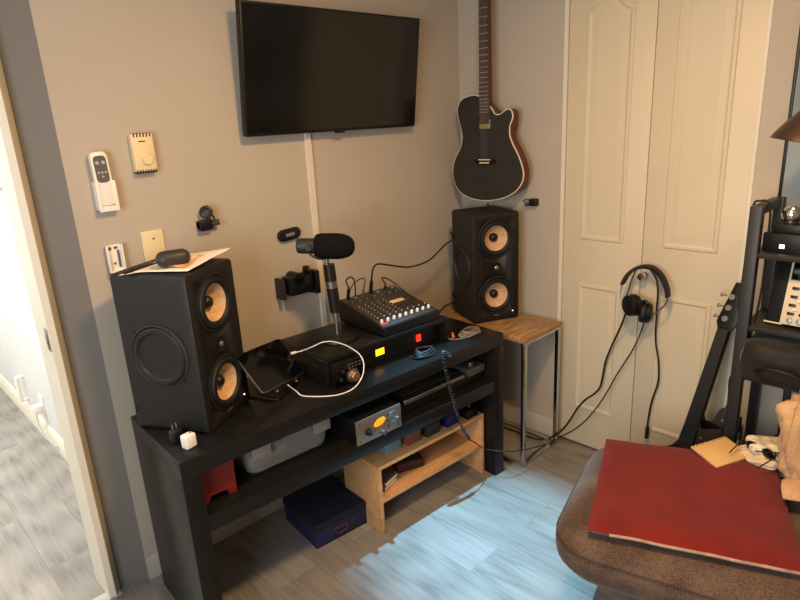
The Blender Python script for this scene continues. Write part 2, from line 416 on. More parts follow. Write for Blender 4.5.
# closet: jambs and two bifold leaves with raised panels
struct(MB().box((XR - .004, cy1 - .018, 0), (XR + .08, cy1, 2.16)).box((XR - .004, cy2, 0), (XR + .08, cy2 + .012, 2.16)).box((XR - .004, cy2, 2.142), (XR + .08, cy1, 2.16)).box((XR + .1, cy2, 0), (XR + .12, cy1, 2.16)).build('trim_4', M_trim))
def arch_loop(y0, y1, z0, z1, rise, off):
    y0, y1, z0, z1 = y0 - off, y1 + off, z0 + off, z1 - off
    pts = [(y0, z0), (y1, z0), (y1, z1 - rise)]
    if rise:
        for i in range(1, 12):
            t = i / 12; y = y1 + (y0 - y1) * t
            pts.append((y, z1 - rise + rise * (1 - math.cos(2 * PI * t)) / 2))
    pts.append((y0, z1 - rise))
    return pts
def leaf_mesh(y0, y1):
    xf = XR + .004
    mb = MB().box((xf, y1, .012), (xf + .034, y0, 2.138), .002)
    for (a, b, z0, z1, rise) in ((y0 - .08, y1 + .082, 1.04, 2.04, .055), (y0 - .08, y1 + .082, .205, .836, 0)):
        prof = [(0, 0), (.004, .005), (.014, .006), (.022, .0005), (.028, .0005), (.048, .005), (.052, .005)]
        rings = []
        for off, h in prof:
            rings.append([mb.bm.verts.new(Vector((xf - h, y, z))) for y, z in arch_loop(a, b, z0, z1, rise, off)])
        for A, B in zip(rings, rings[1:]):
            for i in range(len(A)): mb.bm.faces.new((A[i], A[(i + 1) % len(A)], B[(i + 1) % len(A)], B[i]))
        mb.bm.faces.new(rings[-1])
    return mb
d1 = struct(leaf_mesh(cy1 - .02, cyg + .0015).build('door_1', M_door, angle=25))
d2 = struct(leaf_mesh(cyg - .0015, cy2 + .014).build('door_2', M_door, angle=25))
kn = MB().lathe([(.012, 0), (.012, .004), (.006, .008), (.006, .022), (.016, .028), (.019, .036), (.016, .044), (0, .047)], (XR + .004, -.996, .917), (-1, 0, 0), 24).build('door_knob', M_chrome)
kn.parent = d2; kn.matrix_parent_inverse = Matrix.Translation(-Vector(d2.location))

# ================================================================== WALL-HUNG THINGS
# television, tipped slightly forward
tv_pts = dict(bl=P(245.5, 133, 'y', -.055), br=P(415.8, 129, 'y', -.055), tl=P(237, -1, 'y', -.115), tr=P(418.5, 16, 'y', -.115))
tvw = .877; tvh = .448; tilt = math.radians(7.5)
tv = thing('television', 'large black flat screen television mounted on the tan wall', 'television', (.605, -.055, 1.567), 0)
tv.rotation_euler = (tilt, 0, 0)
MB().box((0, 0, 0), (tvw, .03, tvh), .004).box((.12, .03, .05), (tvw - .12, .05, tvh - .12), .006).build('casing', M_black, tv)
MB().box((.007, -.0012, .012), (tvw - .007, .001, tvh - .007)).build('screen', M_screen, tv)
MB().box((tvw / 2 - .022, -.002, -.007), (tvw / 2 + .022, .016, .0), .002).build('sensor', M_black, tv)
MB().box((.30, .026, .10), (.34, .052, .36)).box((.54, .026, .10), (.58, .052, .36)).box((.28, .03, .2), (.6, .05, .26)).build('wall_bracket', M_black, tv)
# cable raceway on the wall
rw = MB(); x0, x1 = .897, .925
rw.prism([(x0, 0), (x0 + .003, -.012), (x1 - .003, -.012), (x1, 0)], .1, 1.60)
tag(rw.build('cable_raceway', mat('raceway_plastic', (212, 200, 184), .5)), 'slim pale cable cover running down the wall from the television', 'cable cover')
MATS['x'] = None
# remote in wall cradle
rm = thing('remote_control', 'white remote control with dark button panel held in wall cradle', 'remote control', (.101, -.006, 1.385), 0)
rm.rotation_euler = (0, math.radians(-2), 0)
MB().prism(rrect(.05, .165, .012), -.006, -.024, lambda u, v, d: Vector((u, d, v + .085)), .004).build('body', M_white, rm)
rbp = MB().prism(rrect(.038, .082, .012), -.0235, -.0255, lambda u, v, d: Vector((u, d, v + .115))).build('button_panel', M_greypl, rm)
each('button', M_pale, rbp, [(lambda b, u=u, v=v, r=r: b.cyl((u, -.0255, v), (u, -.0275, v), r, n=12)) for u, v, r in ((-.009, .135, .0055), (.009, .135, .0055), (-.011, .105, .0035), (0, .105, .0035), (.011, .105, .0035), (0, .092, .0035))])
cr_ = thing('remote_cradle', 'white plastic wall cradle holding the remote control', 'remote holder', (.101, .001, 1.368), 0)
MB().box((-.029, -.005, 0), (.029, 0, .095), .002).box((-.031, -.03, 0), (-.0255, 0, .095), .002).box((.0255, -.03, 0), (.031, 0, .095), .002).box((-.031, -.03, 0), (.031, -.0, .007), .002).box((-.031, -.033, 0), (-.018, -.027, .095), .002).box((.018, -.033, 0), (.031, -.027, .095), .002).box((-.02, -.033, 0), (.02, -.027, .018), .002).build('holder', M_white, cr_)
# thermostat
th_ = thing('thermostat', 'cream wall thermostat with round dial and vent slots', 'thermostat', (.2405, 0, 1.474), 0)
MB().box((-.036, -.026, .006), (.036, 0, .126), .004).build('body', M_cream, th_)
MB().lathe([(.0175, 0), (.0175, .006), (.016, .008), (0, .008)], (.006, -.026, .044), (0, -1, 0)).build('dial', M_cream, th_)
M_vent = mat('vent_shadow', (70, 56, 40), .8)
each('vent_slot', M_vent, th_, [(lambda b, i=i: b.box((-.028 + i * .0105, -.0268, .115), (-.0235 + i * .0105, -.012, .127))) for i in range(6)] + [(lambda b, i=i: b.box((-.033 + i * .0088, -.0262, .0), (-.029 + i * .0088, -.006, .012))) for i in range(8)])
MB().box((-.034, -.02, .001), (.034, -.006, .006)).build('vent_tray', M_vent, th_)
MB().box((-.014, -.0264, .099), (.008, -.0258, .103)).build('maker_mark', M_vent, th_)
# blank plate
bp_ = thing('wall_plate', 'blank cream wall plate above the left speaker', 'wall plate', (.2285, 0, 1.152), 0)
MB().box((-.038, -.006, 0), (.038, 0, .132), .003).build('plate', M_cream, bp_)
for sz_ in (.104, .028): MB().cyl((.002, -.0055, sz_), (.002, -.0078, sz_), .0035, n=12).build('screw', M_steel, bp_)
# small white wall module
sm = thing('wall_holder', 'small white plastic holder on the wall left of the blank plate', 'holder', (.0945, 0, 1.163), 0)
MB().box((-.026, -.012, 0), (.026, 0, .096), .003).box((-.026, -.024, 0), (-.02, 0, .096), .002).box((.02, -.024, 0), (.026, 0, .096), .002).box((-.026, -.024, 0), (.026, 0, .01), .002).build('body', M_white, sm)
MB().box((.008, -.0135, .02), (.016, -.012, .078), .0005).box((-.018, -.0135, .08), (-.008, -.012, .09)).box((.0, -.0135, .082), (.012, -.012, .09)).cyl((-.004, -.0135, .035), (-.004, -.012, .035), .004, n=12).build('slot', M_greypl, sm)
# clip-on camera on wall
wc = thing('clip_mount', 'small black clip mount with round wheel fixed to the wall', 'clip mount', (.43, 0, 1.285), 0)
MB().box((-.038, -.03, -.03), (.012, 0, .006), .005).box((-.038, -.034, -.022), (-.03, -.0, .004), .002).build('base', M_black, wc)
MB().lathe([(.0, .0), (.013, 0), (.013, .004), (.0175, .006), (.0235, .004), (.0235, .014), (.0175, .017), (.013, .014), (.006, .012), (0, .012)], (-.002, -.02, .034), (-.55, -.8, .1), 28).build('wheel', M_dark, wc)
MB().box((.008, -.034, -.016), (.038, -.026, -.006), .002).box((.01, -.034, -.004), (.036, -.026, .004), .002).box((.0, -.026, -.016), (.014, -.004, .01), .002).tube([(.006, -.02, .03), (.02, -.024, .016), (.022, -.024, .0)], .004).build('clamp_arm', M_dark, wc)
# oval plate
op = thing('wall_socket_pod', 'black oval pod with pale slot stuck on the wall', 'wall pod', (.773, 0, 1.18), 0)
MB().prism(rrect(.106, .046, .021, 8), 0, -.016, lambda u, v, d: Vector((u, d, v)), .004).build('shell', M_black, op)
MB().box((-.02, -.0175, -.007), (.022, -.0155, .006), .0005).build('label_window', mat('grey_window', (120, 118, 120), .4), op)
op.rotation_euler = (0, math.radians(-4), 0)
# phone bracket on wall
pm = thing('wall_bracket', 'black swivel wall bracket beside the raceway, below the oval pod', 'wall bracket', (.77, 0, .975), 0)
MB().box((-.085, -.06, -.045), (-.072, -.0, .04), .003).build('wall_foot', M_dark, pm)
MB().box((-.064, -.085, -.03), (.035, -.02, .045), .006).cyl((-.02, -.085, .035), (-.02, -.02, .035), .024, n=20).build('body', M_black, pm)
MB().box((.04, -.075, -.04), (.05, -.02, .06), .003).box((.062, -.08, -.048), (.084, -.03, .05), .004).cyl((.03, -.05, .01), (.066, -.05, .01), .014, n=16).box((.028, -.07, .046), (.046, -.04, .074), .004).build('clamp', M_black, pm)
MB().cyl((.037, -.072, .064), (.037, -.077, .064), .006, n=12).build('screw_cap', mat('copper', (140, 84, 52), .4, metal=.6), pm)
# hook on the right wall
hk = thing('wall_hook', 'small black hook on the wall beside the closet', 'wall hook', (XR, -.445, 1.19), 0)
MB().box((-.03, -.026, -.012), (0, .012, .022), .004).build('plate', M_black, hk)
MB().tube([(-.022, .01, .014), (-.034, .028, .018), (-.042, .036, .008)], .0035).tube([(-.022, .008, .002), (-.032, .026, .004), (-.036, .032, -.006)], .0035).tube([(-.02, .008, -.008), (-.026, .024, -.008), (-.03, .03, -.016)], .0035).build('prong', M_black, hk)

# ------------------------------------------------------------------ hanging guitar
GX = 1.752
body_px = [(479, 96), (471, 95.5), (464, 98), (459.5, 103), (457.6, 112), (460, 124), (462.5, 136), (461, 147), (456.5, 156), (453.6, 166), (453.6, 178), (458, 189), (466, 196), (478, 200), (491, 200.5), (504, 198), (514, 193), (520.5, 186), (523.8, 176), (522, 165), (518, 154), (513, 144), (510, 135), (510.2, 126), (513, 117), (511.6, 110.5), (507.5, 109), (500, 114), (495, 113.5), (491.5, 108)]
gp = [P(x, y, 'x', GX) for x, y in body_px]
gpc = catmull(gp, 3, True)
gl = [(v.y, v.z) for v in gpc]
g = thing('electric_guitar', 'black-topped electric guitar with cream binding hanging by its neck on the wall', 'guitar', (GX, -.25, 1.19), 0)
def G(v): return Vector((v[0] - GX, v[1] + .25, v[2] - 1.19))
def offs(loop, k):
    cx = sum(p[0] for p in loop) / len(loop); cz = sum(p[1] for p in loop) / len(loop); n = len(loop); out = []
    for i in range(n):
        a = Vector(loop[i - 1]); b = Vector(loop[(i + 1) % n]); t = (b - a).normalized(); nn = Vector((t.y, -t.x))
        if nn.dot(Vector((loop[i][0] - cx, loop[i][1] - cz))) < 0 and k: pass
        out.append((loop[i][0] - nn.x * k * SG, loop[i][1] - nn.y * k * SG))
    return out
area = sum(gl[i][0] * gl[(i + 1) % len(gl)][1] - gl[(i + 1) % len(gl)][0] * gl[i][1] for i in range(len(gl)))
SG = 1 if area > 0 else -1
MB().prism(gl, GX + .001, GX + .048, lambda u, v, d: G((d, u, v)), .004).build('body', M_mahog, g)
MB().prism(offs(gl, -.0006), GX - .002, GX + .004, lambda u, v, d: G((d, u, v))).build('binding', M_bind, g)
MB().prism(offs(gl, .0028), GX - .0035, GX + .002, lambda u, v, d: G((d, u, v))).build('top', M_gtop, g)
yn = -.2515
fb_ = MB().prism([(yn - .022, 2.27), (yn + .022, 2.27), (yn + .028, 1.56), (yn - .028, 1.56)], GX - .012, GX - .004, lambda u, v, d: G((d, u, v))).build('fretboard', M_fret, g)
MB().prism([(yn - .021, 2.27), (yn + .021, 2.27), (yn + .027, 1.6), (yn - .027, 1.6)], GX - .004, GX + .02, lambda u, v, d: G((d, u, v)), .004).build('neck', M_mahog, g)
frl = []; L0 = .648; zb = 1.392
for k in range(1, 25):
    z = zb + L0 / (2 ** (k / 12.0)) * 1.36
    if z > 1.565 and z < 2.265: frl.append(lambda b, z=z: b.box(G((GX - .0132, yn - .0255, z - .001)), G((GX - .0118, yn + .0255, z + .001))))
each('fret', M_pale, fb_, frl)
for i in range(6):
    MB().cyl(G((GX - .015, yn - .018 + i * .0072, zb + .005)), G((GX - .015, yn - .015 + i * .006, 2.27)), .0004, n=5).build('string', M_steel, g)
MB().box(G((GX - .011, -.283, 1.538)), G((GX - .003, -.222, 1.58)), .002).build('pickup', mat('pickup_gold', (196, 176, 128), .3, metal=.8), g)
brg = MB().prism([(yn - .06, 1.383), (yn - .04, 1.376), (yn + .04, 1.376), (yn + .06, 1.385), (yn + .058, 1.398), (yn - .058, 1.398)], GX - .012, GX - .003, lambda u, v, d: G((d, u, v)), .001).build('bridge', M_blackgloss, g)
MB().box(G((GX - .0155, yn - .034, 1.396)), G((GX - .011, yn + .034, 1.400))).build('saddle', M_bind, g)
for i in range(6): MB().cyl(G((GX - .016, yn - .024 + i * .0096, 1.384)), G((GX - .011, yn - .024 + i * .0096, 1.384)), .0035, n=10).build('bridge_pin', M_bind, brg)
MB().cyl(G((GX + .02, -.244, 1.188)), G((GX + .02, -.244, 1.172)), .006, n=12).cyl(G((GX + .02, -.208, 1.69)), G((GX + .02, -.208, 1.703)), .006, n=12).build('strap_button', M_black, g)
MB().prism([(yn - .024, 2.27), (yn + .024, 2.27), (yn + .036, 2.30), (yn + .03, 2.395), (yn - .03, 2.395), (yn - .036, 2.30)], GX - .004, GX + .014, lambda u, v, d: G((d, u, v)), .003).build('headstock', M_black, g)
gh = thing('guitar_hanger', 'black wall hanger gripping the neck of the hanging guitar', 'guitar hanger', (XR, yn, 2.24), 0)
MB().box((-.012, -.03, -.03), (0, .03, .05), .003).cyl((-.012, 0, .0), (-.07, 0, 0), .008).tube([(-.135, -.036, .0), (-.12, -.036, 0), (-.075, -.03, 0), (-.07, 0, 0), (-.075, .03, 0), (-.12, .036, 0), (-.135, .036, 0)], .005).build('yoke', M_black, gh)

# ================================================================== DESK
dk = dthing('console_table', 'long black console table carrying the audio gear', 'table', 0, 0, 0)
L_, D_, TK, LG = 1.443, .42, .056, .058
MB().box((0, 0, DH - TK), (L_, D_, DH), .0015).build('tabletop', M_desk, dk)
MB().box((LG, .002, .424), (L_ - LG, D_, .48), .0015).build('shelf', M_desk, dk)
MB().box((0, .0, 0), (LG, D_, DH - TK - .0004), .0015).build('side_panel', M_desk, dk)
MB().box((L_ - LG, .0, 0), (L_, D_, DH - TK - .0004), .0015).build('side_panel', M_desk, dk)

# ------------------------------------------------------------------ speakers
def speaker(label, x, y, z, yaw, w, d, h):
    t = thing('studio_speaker', label, 'speaker', (x, y, z), math.radians(yaw), 'studio monitor speakers')
    MB().prism([(u + w / 2, v + h / 2) for u, v in rrect(w, h, .016, 4)], .044, d, lambda u, v, dd: Vector((u, dd, v))).build('cabinet', M_cab, t)
    bf = MB().prism([(u + w / 2, v + h / 2) for u, v in rrect(w, h, .016, 4)], .0515, -.004, lambda u, v, dd: Vector((u, dd, v)), .007)
    bfo = bf.build('front_baffle', [M_front, M_cab], t, recentre=False)
    cut = MB()
    for zc in (h * .775, h * .25): cut.cyl((w / 2, -.02, zc), (w / 2, .044, zc), .0595, n=48)
    co_ = cut.build('cut', M_front, t, recentre=False)
    md = bfo.modifiers.new('b', 'BOOLEAN'); md.object = co_; md.operation = 'DIFFERENCE'; md.solver = 'EXACT'
    bpy.context.view_layer.update(); dg = bpy.context.evaluated_depsgraph_get()
    me2 = bpy.data.meshes.new_from_object(bfo.evaluated_get(dg)); bfo.modifiers.clear(); bfo.data = me2
    me2.materials.clear(); me2.materials.append(M_front); me2.materials.append(M_cab)
    for f in me2.polygons:
        c = f.center
        f.material_index = 1 if (abs(f.normal.y) < .5 and (c.x < .01 or c.x > w - .01 or c.z < .01 or c.z > h - .01)) else 0
    bpy.data.objects.remove(co_)
    for zc in (h * .775, h * .25):
        c = (w / 2, -.004, zc)
        ws = MB().lathe([(.094, -.001), (.094, .003), (.088, .005), (.083, .002), (.080, .009), (.072, .012), (.066, .010), (.061, .004), (.0585, -.002)], c, (0, -1, 0), 40).build('woofer', M_rubber, t)
        MB().lathe([(.0592, .001), (.052, -.008), (.04, -.022), (.026, -.034), (0, -.035)], c, (0, -1, 0), 40).build('cone', M_cone, ws)
        MB().lathe([(.020, -.036), (.020, -.022), (.016, -.015), (.009, -.011), (0, -.010)], c, (0, -1, 0), 28).build('dust_cap', M_black, ws)
    tw_ = MB().lathe([(.026, -.001), (.026, .002), (.02, .002), (.014, -.002), (.0135, .004), (.011, .005)], (w / 2, -.004, h * .505), (0, -1, 0), 28).build('tweeter', M_black, t)
    MB().lathe([(.011, .0), (.011, .004), (.007, .008), (0, .009)], (w / 2, -.005, h * .505), (0, -1, 0), 20).build('tweeter_dome', M_steel, tw_)
    MB().cyl((w - .034, -.0035, .04), (w - .034, -.0055, .04), .0025, n=10).build('power_light', M_led, t)
    for sx in (0, w):
        sg = -1 if sx == 0 else 1
        MB().lathe([(.104, -.001), (.104, .003), (.098, .005), (.094, .001), (.088, .008), (.078, .008), (.073, .001), (.05, -.002), (0, -.003)], (sx, d / 2, h * .5), (sg, 0, 0), 44).build('side_woofer', M_cab, t)
    for a in range(4):
        an = math.radians(45 + 90 * a); MB().cyl((-.0, d / 2 + .108 * math.cos(an), h * .5 + .108 * math.sin(an)), (-.004, d / 2 + .108 * math.cos(an), h * .5 + .108 * math.sin(an)), .003, n=8).build('screw', M_black, t)
    MB().box((w / 2 - .014, -.0055, .028), (w / 2 + .014, -.0035, .034)).build('badge', mat('badge_grey', (96, 88, 82), .4), t)
    return t
spl = speaker('large black studio speaker on the left end of the black table', .139, -.402, DH, 28.5, .248, .262, .511)
spr = speaker('black studio speaker on the small oak side table under the guitar', 1.545, -.325, .6455, -25.7, .243, .222, .522)

# ------------------------------------------------------------------ side table
sx0, sx1, sy0, sy1, sz = 1.522, 1.822, -.632, -.03, .645
stb = thing('side_table', 'small side table with oak top and chrome frame by the closet', 'side table', ((sx0 + sx1) / 2, (sy0 + sy1) / 2, 0), 0)
def S(x, y, z): return (x - (sx0 + sx1) / 2, y - (sy0 + sy1) / 2, z)
MB().box(S(sx0, sy0, sz - .022), S(sx1, sy1, sz), .0015).build('tabletop', M_oak, stb)
q = .02
for (x, y) in ((sx0, sy0), (sx1 - q, sy0), (sx0, sy1 - q), (sx1 - q, sy1 - q)):
    MB().box(S(x, y, 0), S(x + q, y + q, sz - .022), .0015).build('leg', M_chrome, stb)
MB().box(S(sx0 + q, sy0, 0), S(sx1 - q, sy0 + q, .014), .001).box(S(sx0, sy0 + q, 0), S(sx0 + q, sy1 - q, .014), .001).box(S(sx1 - q, sy0 + q, 0), S(sx1, sy1 - q, .014), .001).build('floor_rail', M_chrome, stb)
MB().box(S(sx0 + q, sy0 + .004, sz - .036), S(sx1 - q, sy0 + q - .004, sz - .0225), .001).build('apron', M_chrome, stb)

# ------------------------------------------------------------------ things on top of left speaker
ztop = DH + .511
pa = P(108, 277, 'z', ztop + .002)
ppr = thing('paper_sheets', 'loose white paper sheets lying on top of the left speaker', 'papers', (.2, -.3, ztop), 0)
def paper(corners, lift, name, m, seedv):
    rows = []
    A, B, C, Dd = corners
    for i in range(13):
        r = []
        for j in range(17):
            u, v = j / 16, i / 12
            p = (A * (1 - u) + B * u) * (1 - v) + (Dd * (1 - u) + C * u) * v
            z = lift(u, v) + .002 * noise.noise(Vector((u * 3, v * 3, seedv)))
            r.append(p + Vector((0, 0, z)) - ppr.location)
        rows.append(r)
    return MB().sheet(rows).build(name, m, ppr, solid=.0006)
c0 = P(133, 273, 'z', ztop + .004); c1 = P(188, 272, 'z', ztop + .004); c2 = P(232, 252, 'z', ztop + .018); c3 = P(165, 258, 'z', ztop + .004)
paper((c0, c1, c2, c3), lambda u, v: .003 + .012 * max(0, u * v), 'sheet', M_paper, 1)
c0 = P(118, 276, 'z', ztop + .004); c1 = P(150, 271, 'z', ztop + .004); c2 = P(215, 253, 'z', ztop + .006); c3 = P(158, 262, 'z', ztop + .004)
paper((c0, c1, c2, c3), lambda u, v: .001, 'sheet', M_paper, 5)
cc = [P(x, y, 'z', ztop + .011) for x, y in ((161, 268), (186, 268), (205, 258), (186, 257))]
paper(cc, lambda u, v: .004 + .006 * u * v, 'printed_sheet', mat('orange_print', (226, 170, 126), .7, var=.25, scale=30), 9)
e0 = P(174, 263, 'z', ztop + .02)
ec = thing('glasses_case', 'rounded dark grey glasses case on the papers above the left speaker', 'case', (e0.x, e0.y, ztop + .008), math.radians(-14))
MB().box((-.05, -.026, .002), (.05, .028, .052), .024, seg=5).build('shell', M_dark, ec)
a0 = P(124, 273.5, 'z', ztop + .008); a1 = P(158, 263, 'z', ztop + .008)
tag(MB().tube([a0, a0 * .5 + a1 * .5, a1], .0052, 8).build('marker_pen', M_black), 'long black marker lying on the left edge of the speaker top', 'pen')

# ------------------------------------------------------------------ riser and gear
rs = dthing('desk_riser', 'low open black desk riser under the mixer and microphone', 'riser', 0, 0, DH + .0004)
RA, RB = .585, 1.205
MB().box((RA, .10, .093), (RB, .41, .111), .001).build('top_panel', M_desk, rs)
MB().box((RA, .102, 0), (RA + .016, .41, .0926), .001).build('side_panel', M_desk, rs)
MB().box((RB - .016, .102, 0), (RB, .41, .0926), .001).build('side_panel', M_desk, rs)
RZ = DH + .1116
# audio interface with big knob
ai = dthing('audio_interface', 'black desktop audio interface with a large lit knob in the riser', 'audio interface', .604, .072, DH + .0006)
MB().box((0, 0, .004), (.128, .19, .088), .004).build('case', M_black, ai)
fp_ = MB().box((.0, -.002, .004), (.128, .001, .088), .002).build('front_panel', M_blackgloss, ai)
kb_ = MB().lathe([(.021, 0), (.021, .003), (.0185, .004), (.0185, .018), (.016, .021), (0, .021)], (.075, -.002, .03), (0, -1, 0), 28).build('knob', mat('champagne_metal', (210, 170, 140), .28, metal=.9), ai)
MB().lathe([(.028, 0), (.028, .002), (.0215, .0025), (.0215, 0)], (.075, -.002, .03), (0, -1, 0), 28).build('knob_ring', M_steel, kb_)
each('button', mat('button_grey', (78, 78, 78), .5), fp_, [(lambda b, i=i, j=j: b.box((.055 + i * .016, -.003, .062 + j * .012), (.065 + i * .016, -.0018, .067 + j * .012))) for i in range(4) for j in range(2)])
MB().cyl((.03, -.002, .06), (.03, -.01, .06), .006, n=16).build('small_knob', M_dark, ai)
MB().cyl((.022, -.002, .03), (.022, -.005, .03), .007, n=16).build('jack_socket', M_dark, ai)
for i in range(4): MB().cyl((.015 + (i % 2) * .098, .02 + (i // 2) * .15, 0), (.015 + (i % 2) * .098, .02 + (i // 2) * .15, .005), .006, n=10).build('foot', M_rubber, ai)
# rack unit with yellow display and red rocker
ru = dthing('rack_unit', 'black rack unit with glowing yellow display and red rocker switch', 'rack unit', .745, .135, DH + .0006)
MB().box((0, .002, 0), (.44, .22, .078), .002).box((0, 0, 0), (.44, .004, .078), .001).build('case', M_black, ru)
yp = PD(380, 352, .133) ; rp = PD(418.5, 338, .133)
def DL(v):
    d = v - DO; c, s = math.cos(DT), math.sin(DT)
    return (c * d.x + s * d.y, -s * d.x + c * d.y, v.z)
ya, _, yz = DL(yp); ra, _, rz_ = DL(rp)
ya -= .745; ra -= .745; yz -= DH; rz_ -= DH
dsp = MB().box((ya - .021, -.003, yz - .013), (ya + .021, .001, yz + .013), .001).build('display', M_ylw_lit, ru)
MB().box((ya - .024, -.0015, yz - .016), (ya + .024, .001, yz + .016), .001).build('display_frame', M_blackgloss, dsp)
MB().box((ra - .011, -.006, rz_ - .014), (ra + .011, .001, rz_ + .014), .002).build('power_switch', M_red_lit, ru)
for i in range(3): MB().cyl((ra - .055 + i * .014, 0, rz_ + .004), (ra - .055 + i * .014, -.006, rz_ + .004), .004, n=12).build('small_knob', M_dark, ru)
# coil of black cable with a little torch under it, on the desk front
cl = MB(); cc = DW(1.035, .07, DH)
for k in range(4):
    pts = [cc + Vector((math.cos(a) * (.055 - .006 * k), math.sin(a) * (.032 - .003 * k), .006 + .007 * k + .004 * math.sin(a * 2 + k))) for a in [2 * PI * i / 16 for i in range(16)]]
    cl.tube(pts, .0042, 8, 2, closed=True)
tag(cl.build('coiled_cable', M_rubber), 'black cable coiled up on the table in front of the riser', 'cable')
# ------------------------------------------------------------------ mixer
mx = dthing('audio_mixer', 'compact audio mixer full of knobs on top of the riser', 'audio mixer', .868, .112, RZ)
W_, DD = .302, .29
def mtop(b): return .036 + (.094 - .036) * b / DD
sidep = [(0, .004), (0, .036), (DD, .094), (DD, .004)]
MB().prism(sidep, 0, W_, lambda u, v, d: Vector((d, u, v)), .002).build('chassis', M_black, mx)
ang = math.atan2(.058, DD)
MT = Matrix.Translation((0, 0, .036)) @ Matrix.Rotation(ang, 4, 'X')
LN = DD / math.cos(ang)
cpn = MB().box((.008, .008, 0), (W_ - .008, LN - .008, .002), .0005, MT).build('control_panel', M_mixp, mx)
ncol = 9
M_fk = mat('white_knob', (238, 226, 204), .35); M_gk = mat('grey_knob', (74, 70, 66), .45); M_kc = mat('pale_cap', (176, 168, 156), .4)
for c in range(ncol):
    x = .026 + c * (W_ - .05) / (ncol - 1)
    MB().cyl(MT @ Vector((x, .043, .002)), MT @ Vector((x, .043, .013)), .0068, .0055, 12).build('fader_knob', M_fk, mx)
    for r_ in range(7):
        if c > 4 and r_ > 0: continue
        y = .068 + r_ * .0195
        kn_ = MB().cyl(MT @ Vector((x, y, .002)), MT @ Vector((x, y, .012)), .0055, .0045, 10).build('channel_knob', M_gk, mx)
        MB().cyl(MT @ Vector((x, y, .012)), MT @ Vector((x, y, .0126)), .0028, n=8).build('knob_cap', M_fk if r_ == 0 else M_kc, kn_)
each('led_button', M_redled, cpn, [(lambda b, i=i: b.box((.012 + i * .012, .026, .002), (.018 + i * .012, .031, .004), 0, MT)) for i in range(3)])
MB().box((.172, .15, .002), (.242, .172, .005), .001, MT).build('display_label', mat('label_cream', (226, 200, 140), .5), cpn)
each('fader_slot', M_black, cpn, [(lambda b, i=i: b.box((.165 + i * .026, .095, .002), (.169 + i * .026, .14, .003), 0, MT)) for i in range(5)])
sa_ = (0, -math.sin(ang), math.cos(ang))
each('socket', M_steel, mx, [(lambda b, c=c: b.lathe([(.011, 0), (.011, .004), (.0085, .005), (.007, .002), (0, .002)], MT @ Vector((.03 + c * .04, LN - .028, .002)), sa_, 16)) for c in range(7)] + [(lambda b, c=c: b.lathe([(.0065, 0), (.0065, .005), (.0045, .005), (.0035, .002), (0, .002)], MT @ Vector((.03 + c * .04, LN - .056, .002)), sa_, 14)) for c in range(7)])
for i in range(4): MB().cyl((.02 + (i % 2) * .26, .02 + (i // 2) * .25, 0), (.02 + (i % 2) * .26, .02 + (i // 2) * .25, .006), .008, n=10).build('foot', M_rubber, mx)
MXW = Matrix.Translation(DW(.868, .112, RZ)) @ Matrix.Rotation(DT, 4, 'Z') @ MT
def mxs(c, row=0): return MXW @ Vector((.03 + c * .04, LN - .028 - row * .028, .004))
nz = (MXW.to_3x3() @ Vector((0, 0, 1)))
def plugcable(s, mid, label, r=.003, pl=.036, pr=.0062, metal=False):
    t = thing('patch_cable', label, 'cable', s, 0, 'cables plugged into the mixer')
    o = t.location.copy()
    MB().cyl(s + nz * .0 - o, s + nz * pl - o, pr, pr * .8, 14).cyl(s + nz * pl - o, s + nz * (pl + .014) - o, pr * .6, r, 10).build('plug', M_steel if metal else M_black, t)
    MB().tube([s + nz * (pl + .01) - o] + [m - o for m in mid], r, 8).build('cord', M_rubber, t)
    return t
s0 = mxs(0)
plugcable(s0, [PD(346, 281, .36), PD(350, 277, .37), PD(354, 280, .385), PD(355.5, 292, .4), PD(355, 300, .42)], 'black cable looping from the left end of the mixer', pr=.008, pl=.05)
s1 = mxs(2)
plugcable(s1, [PD(365, 279, .35), PD(359, 279.5, .36), PD(352, 286, .39), PD(347, 300, .43)], 'thin cable with silver plug bending left over the mixer', r=.0022, metal=True, pl=.03)
s2 = mxs(3)
bk = spr.matrix_world
plugcable(s2, [PD(373, 269, .36), PD(378, 264, .37), PD(392, 265.5, .38), PD(410, 267, .385), PD(428, 261, .39), PD(437, 253, .4), PD(446, 244, .41), PD(453, 239, .43), Vector((1.66, -.10, 1.05)), Vector((1.69, -.145, 1.03))], 'long black cable arching from the mixer to the right speaker', r=.0038, pr=.009, pl=.06)
s3 = mxs(5)
plugcable(s3, [PD(382, 278, .34), PD(388, 279, .33), PD(398, 286, .3), PD(410, 296, .26), PD(418, 303, .225)], 'short black cable dipping across the top of the mixer', r=.0028, pl=.02)
tag(MB().tube([Vector((1.69, -.145, .76)), Vector((1.65, -.11, .74)), PD(456, 302, .40), PD(452, 303, .38), PD(444, 307, .36), PD(438, 315, .33), PD(437, 322, .30), DW(1.23, .27, DH + .006), DW(1.225, .34, DH + .006)], .0035, 8).build('speaker_lead', M_rubber), 'black lead from the back of the right speaker to the table', 'cable')

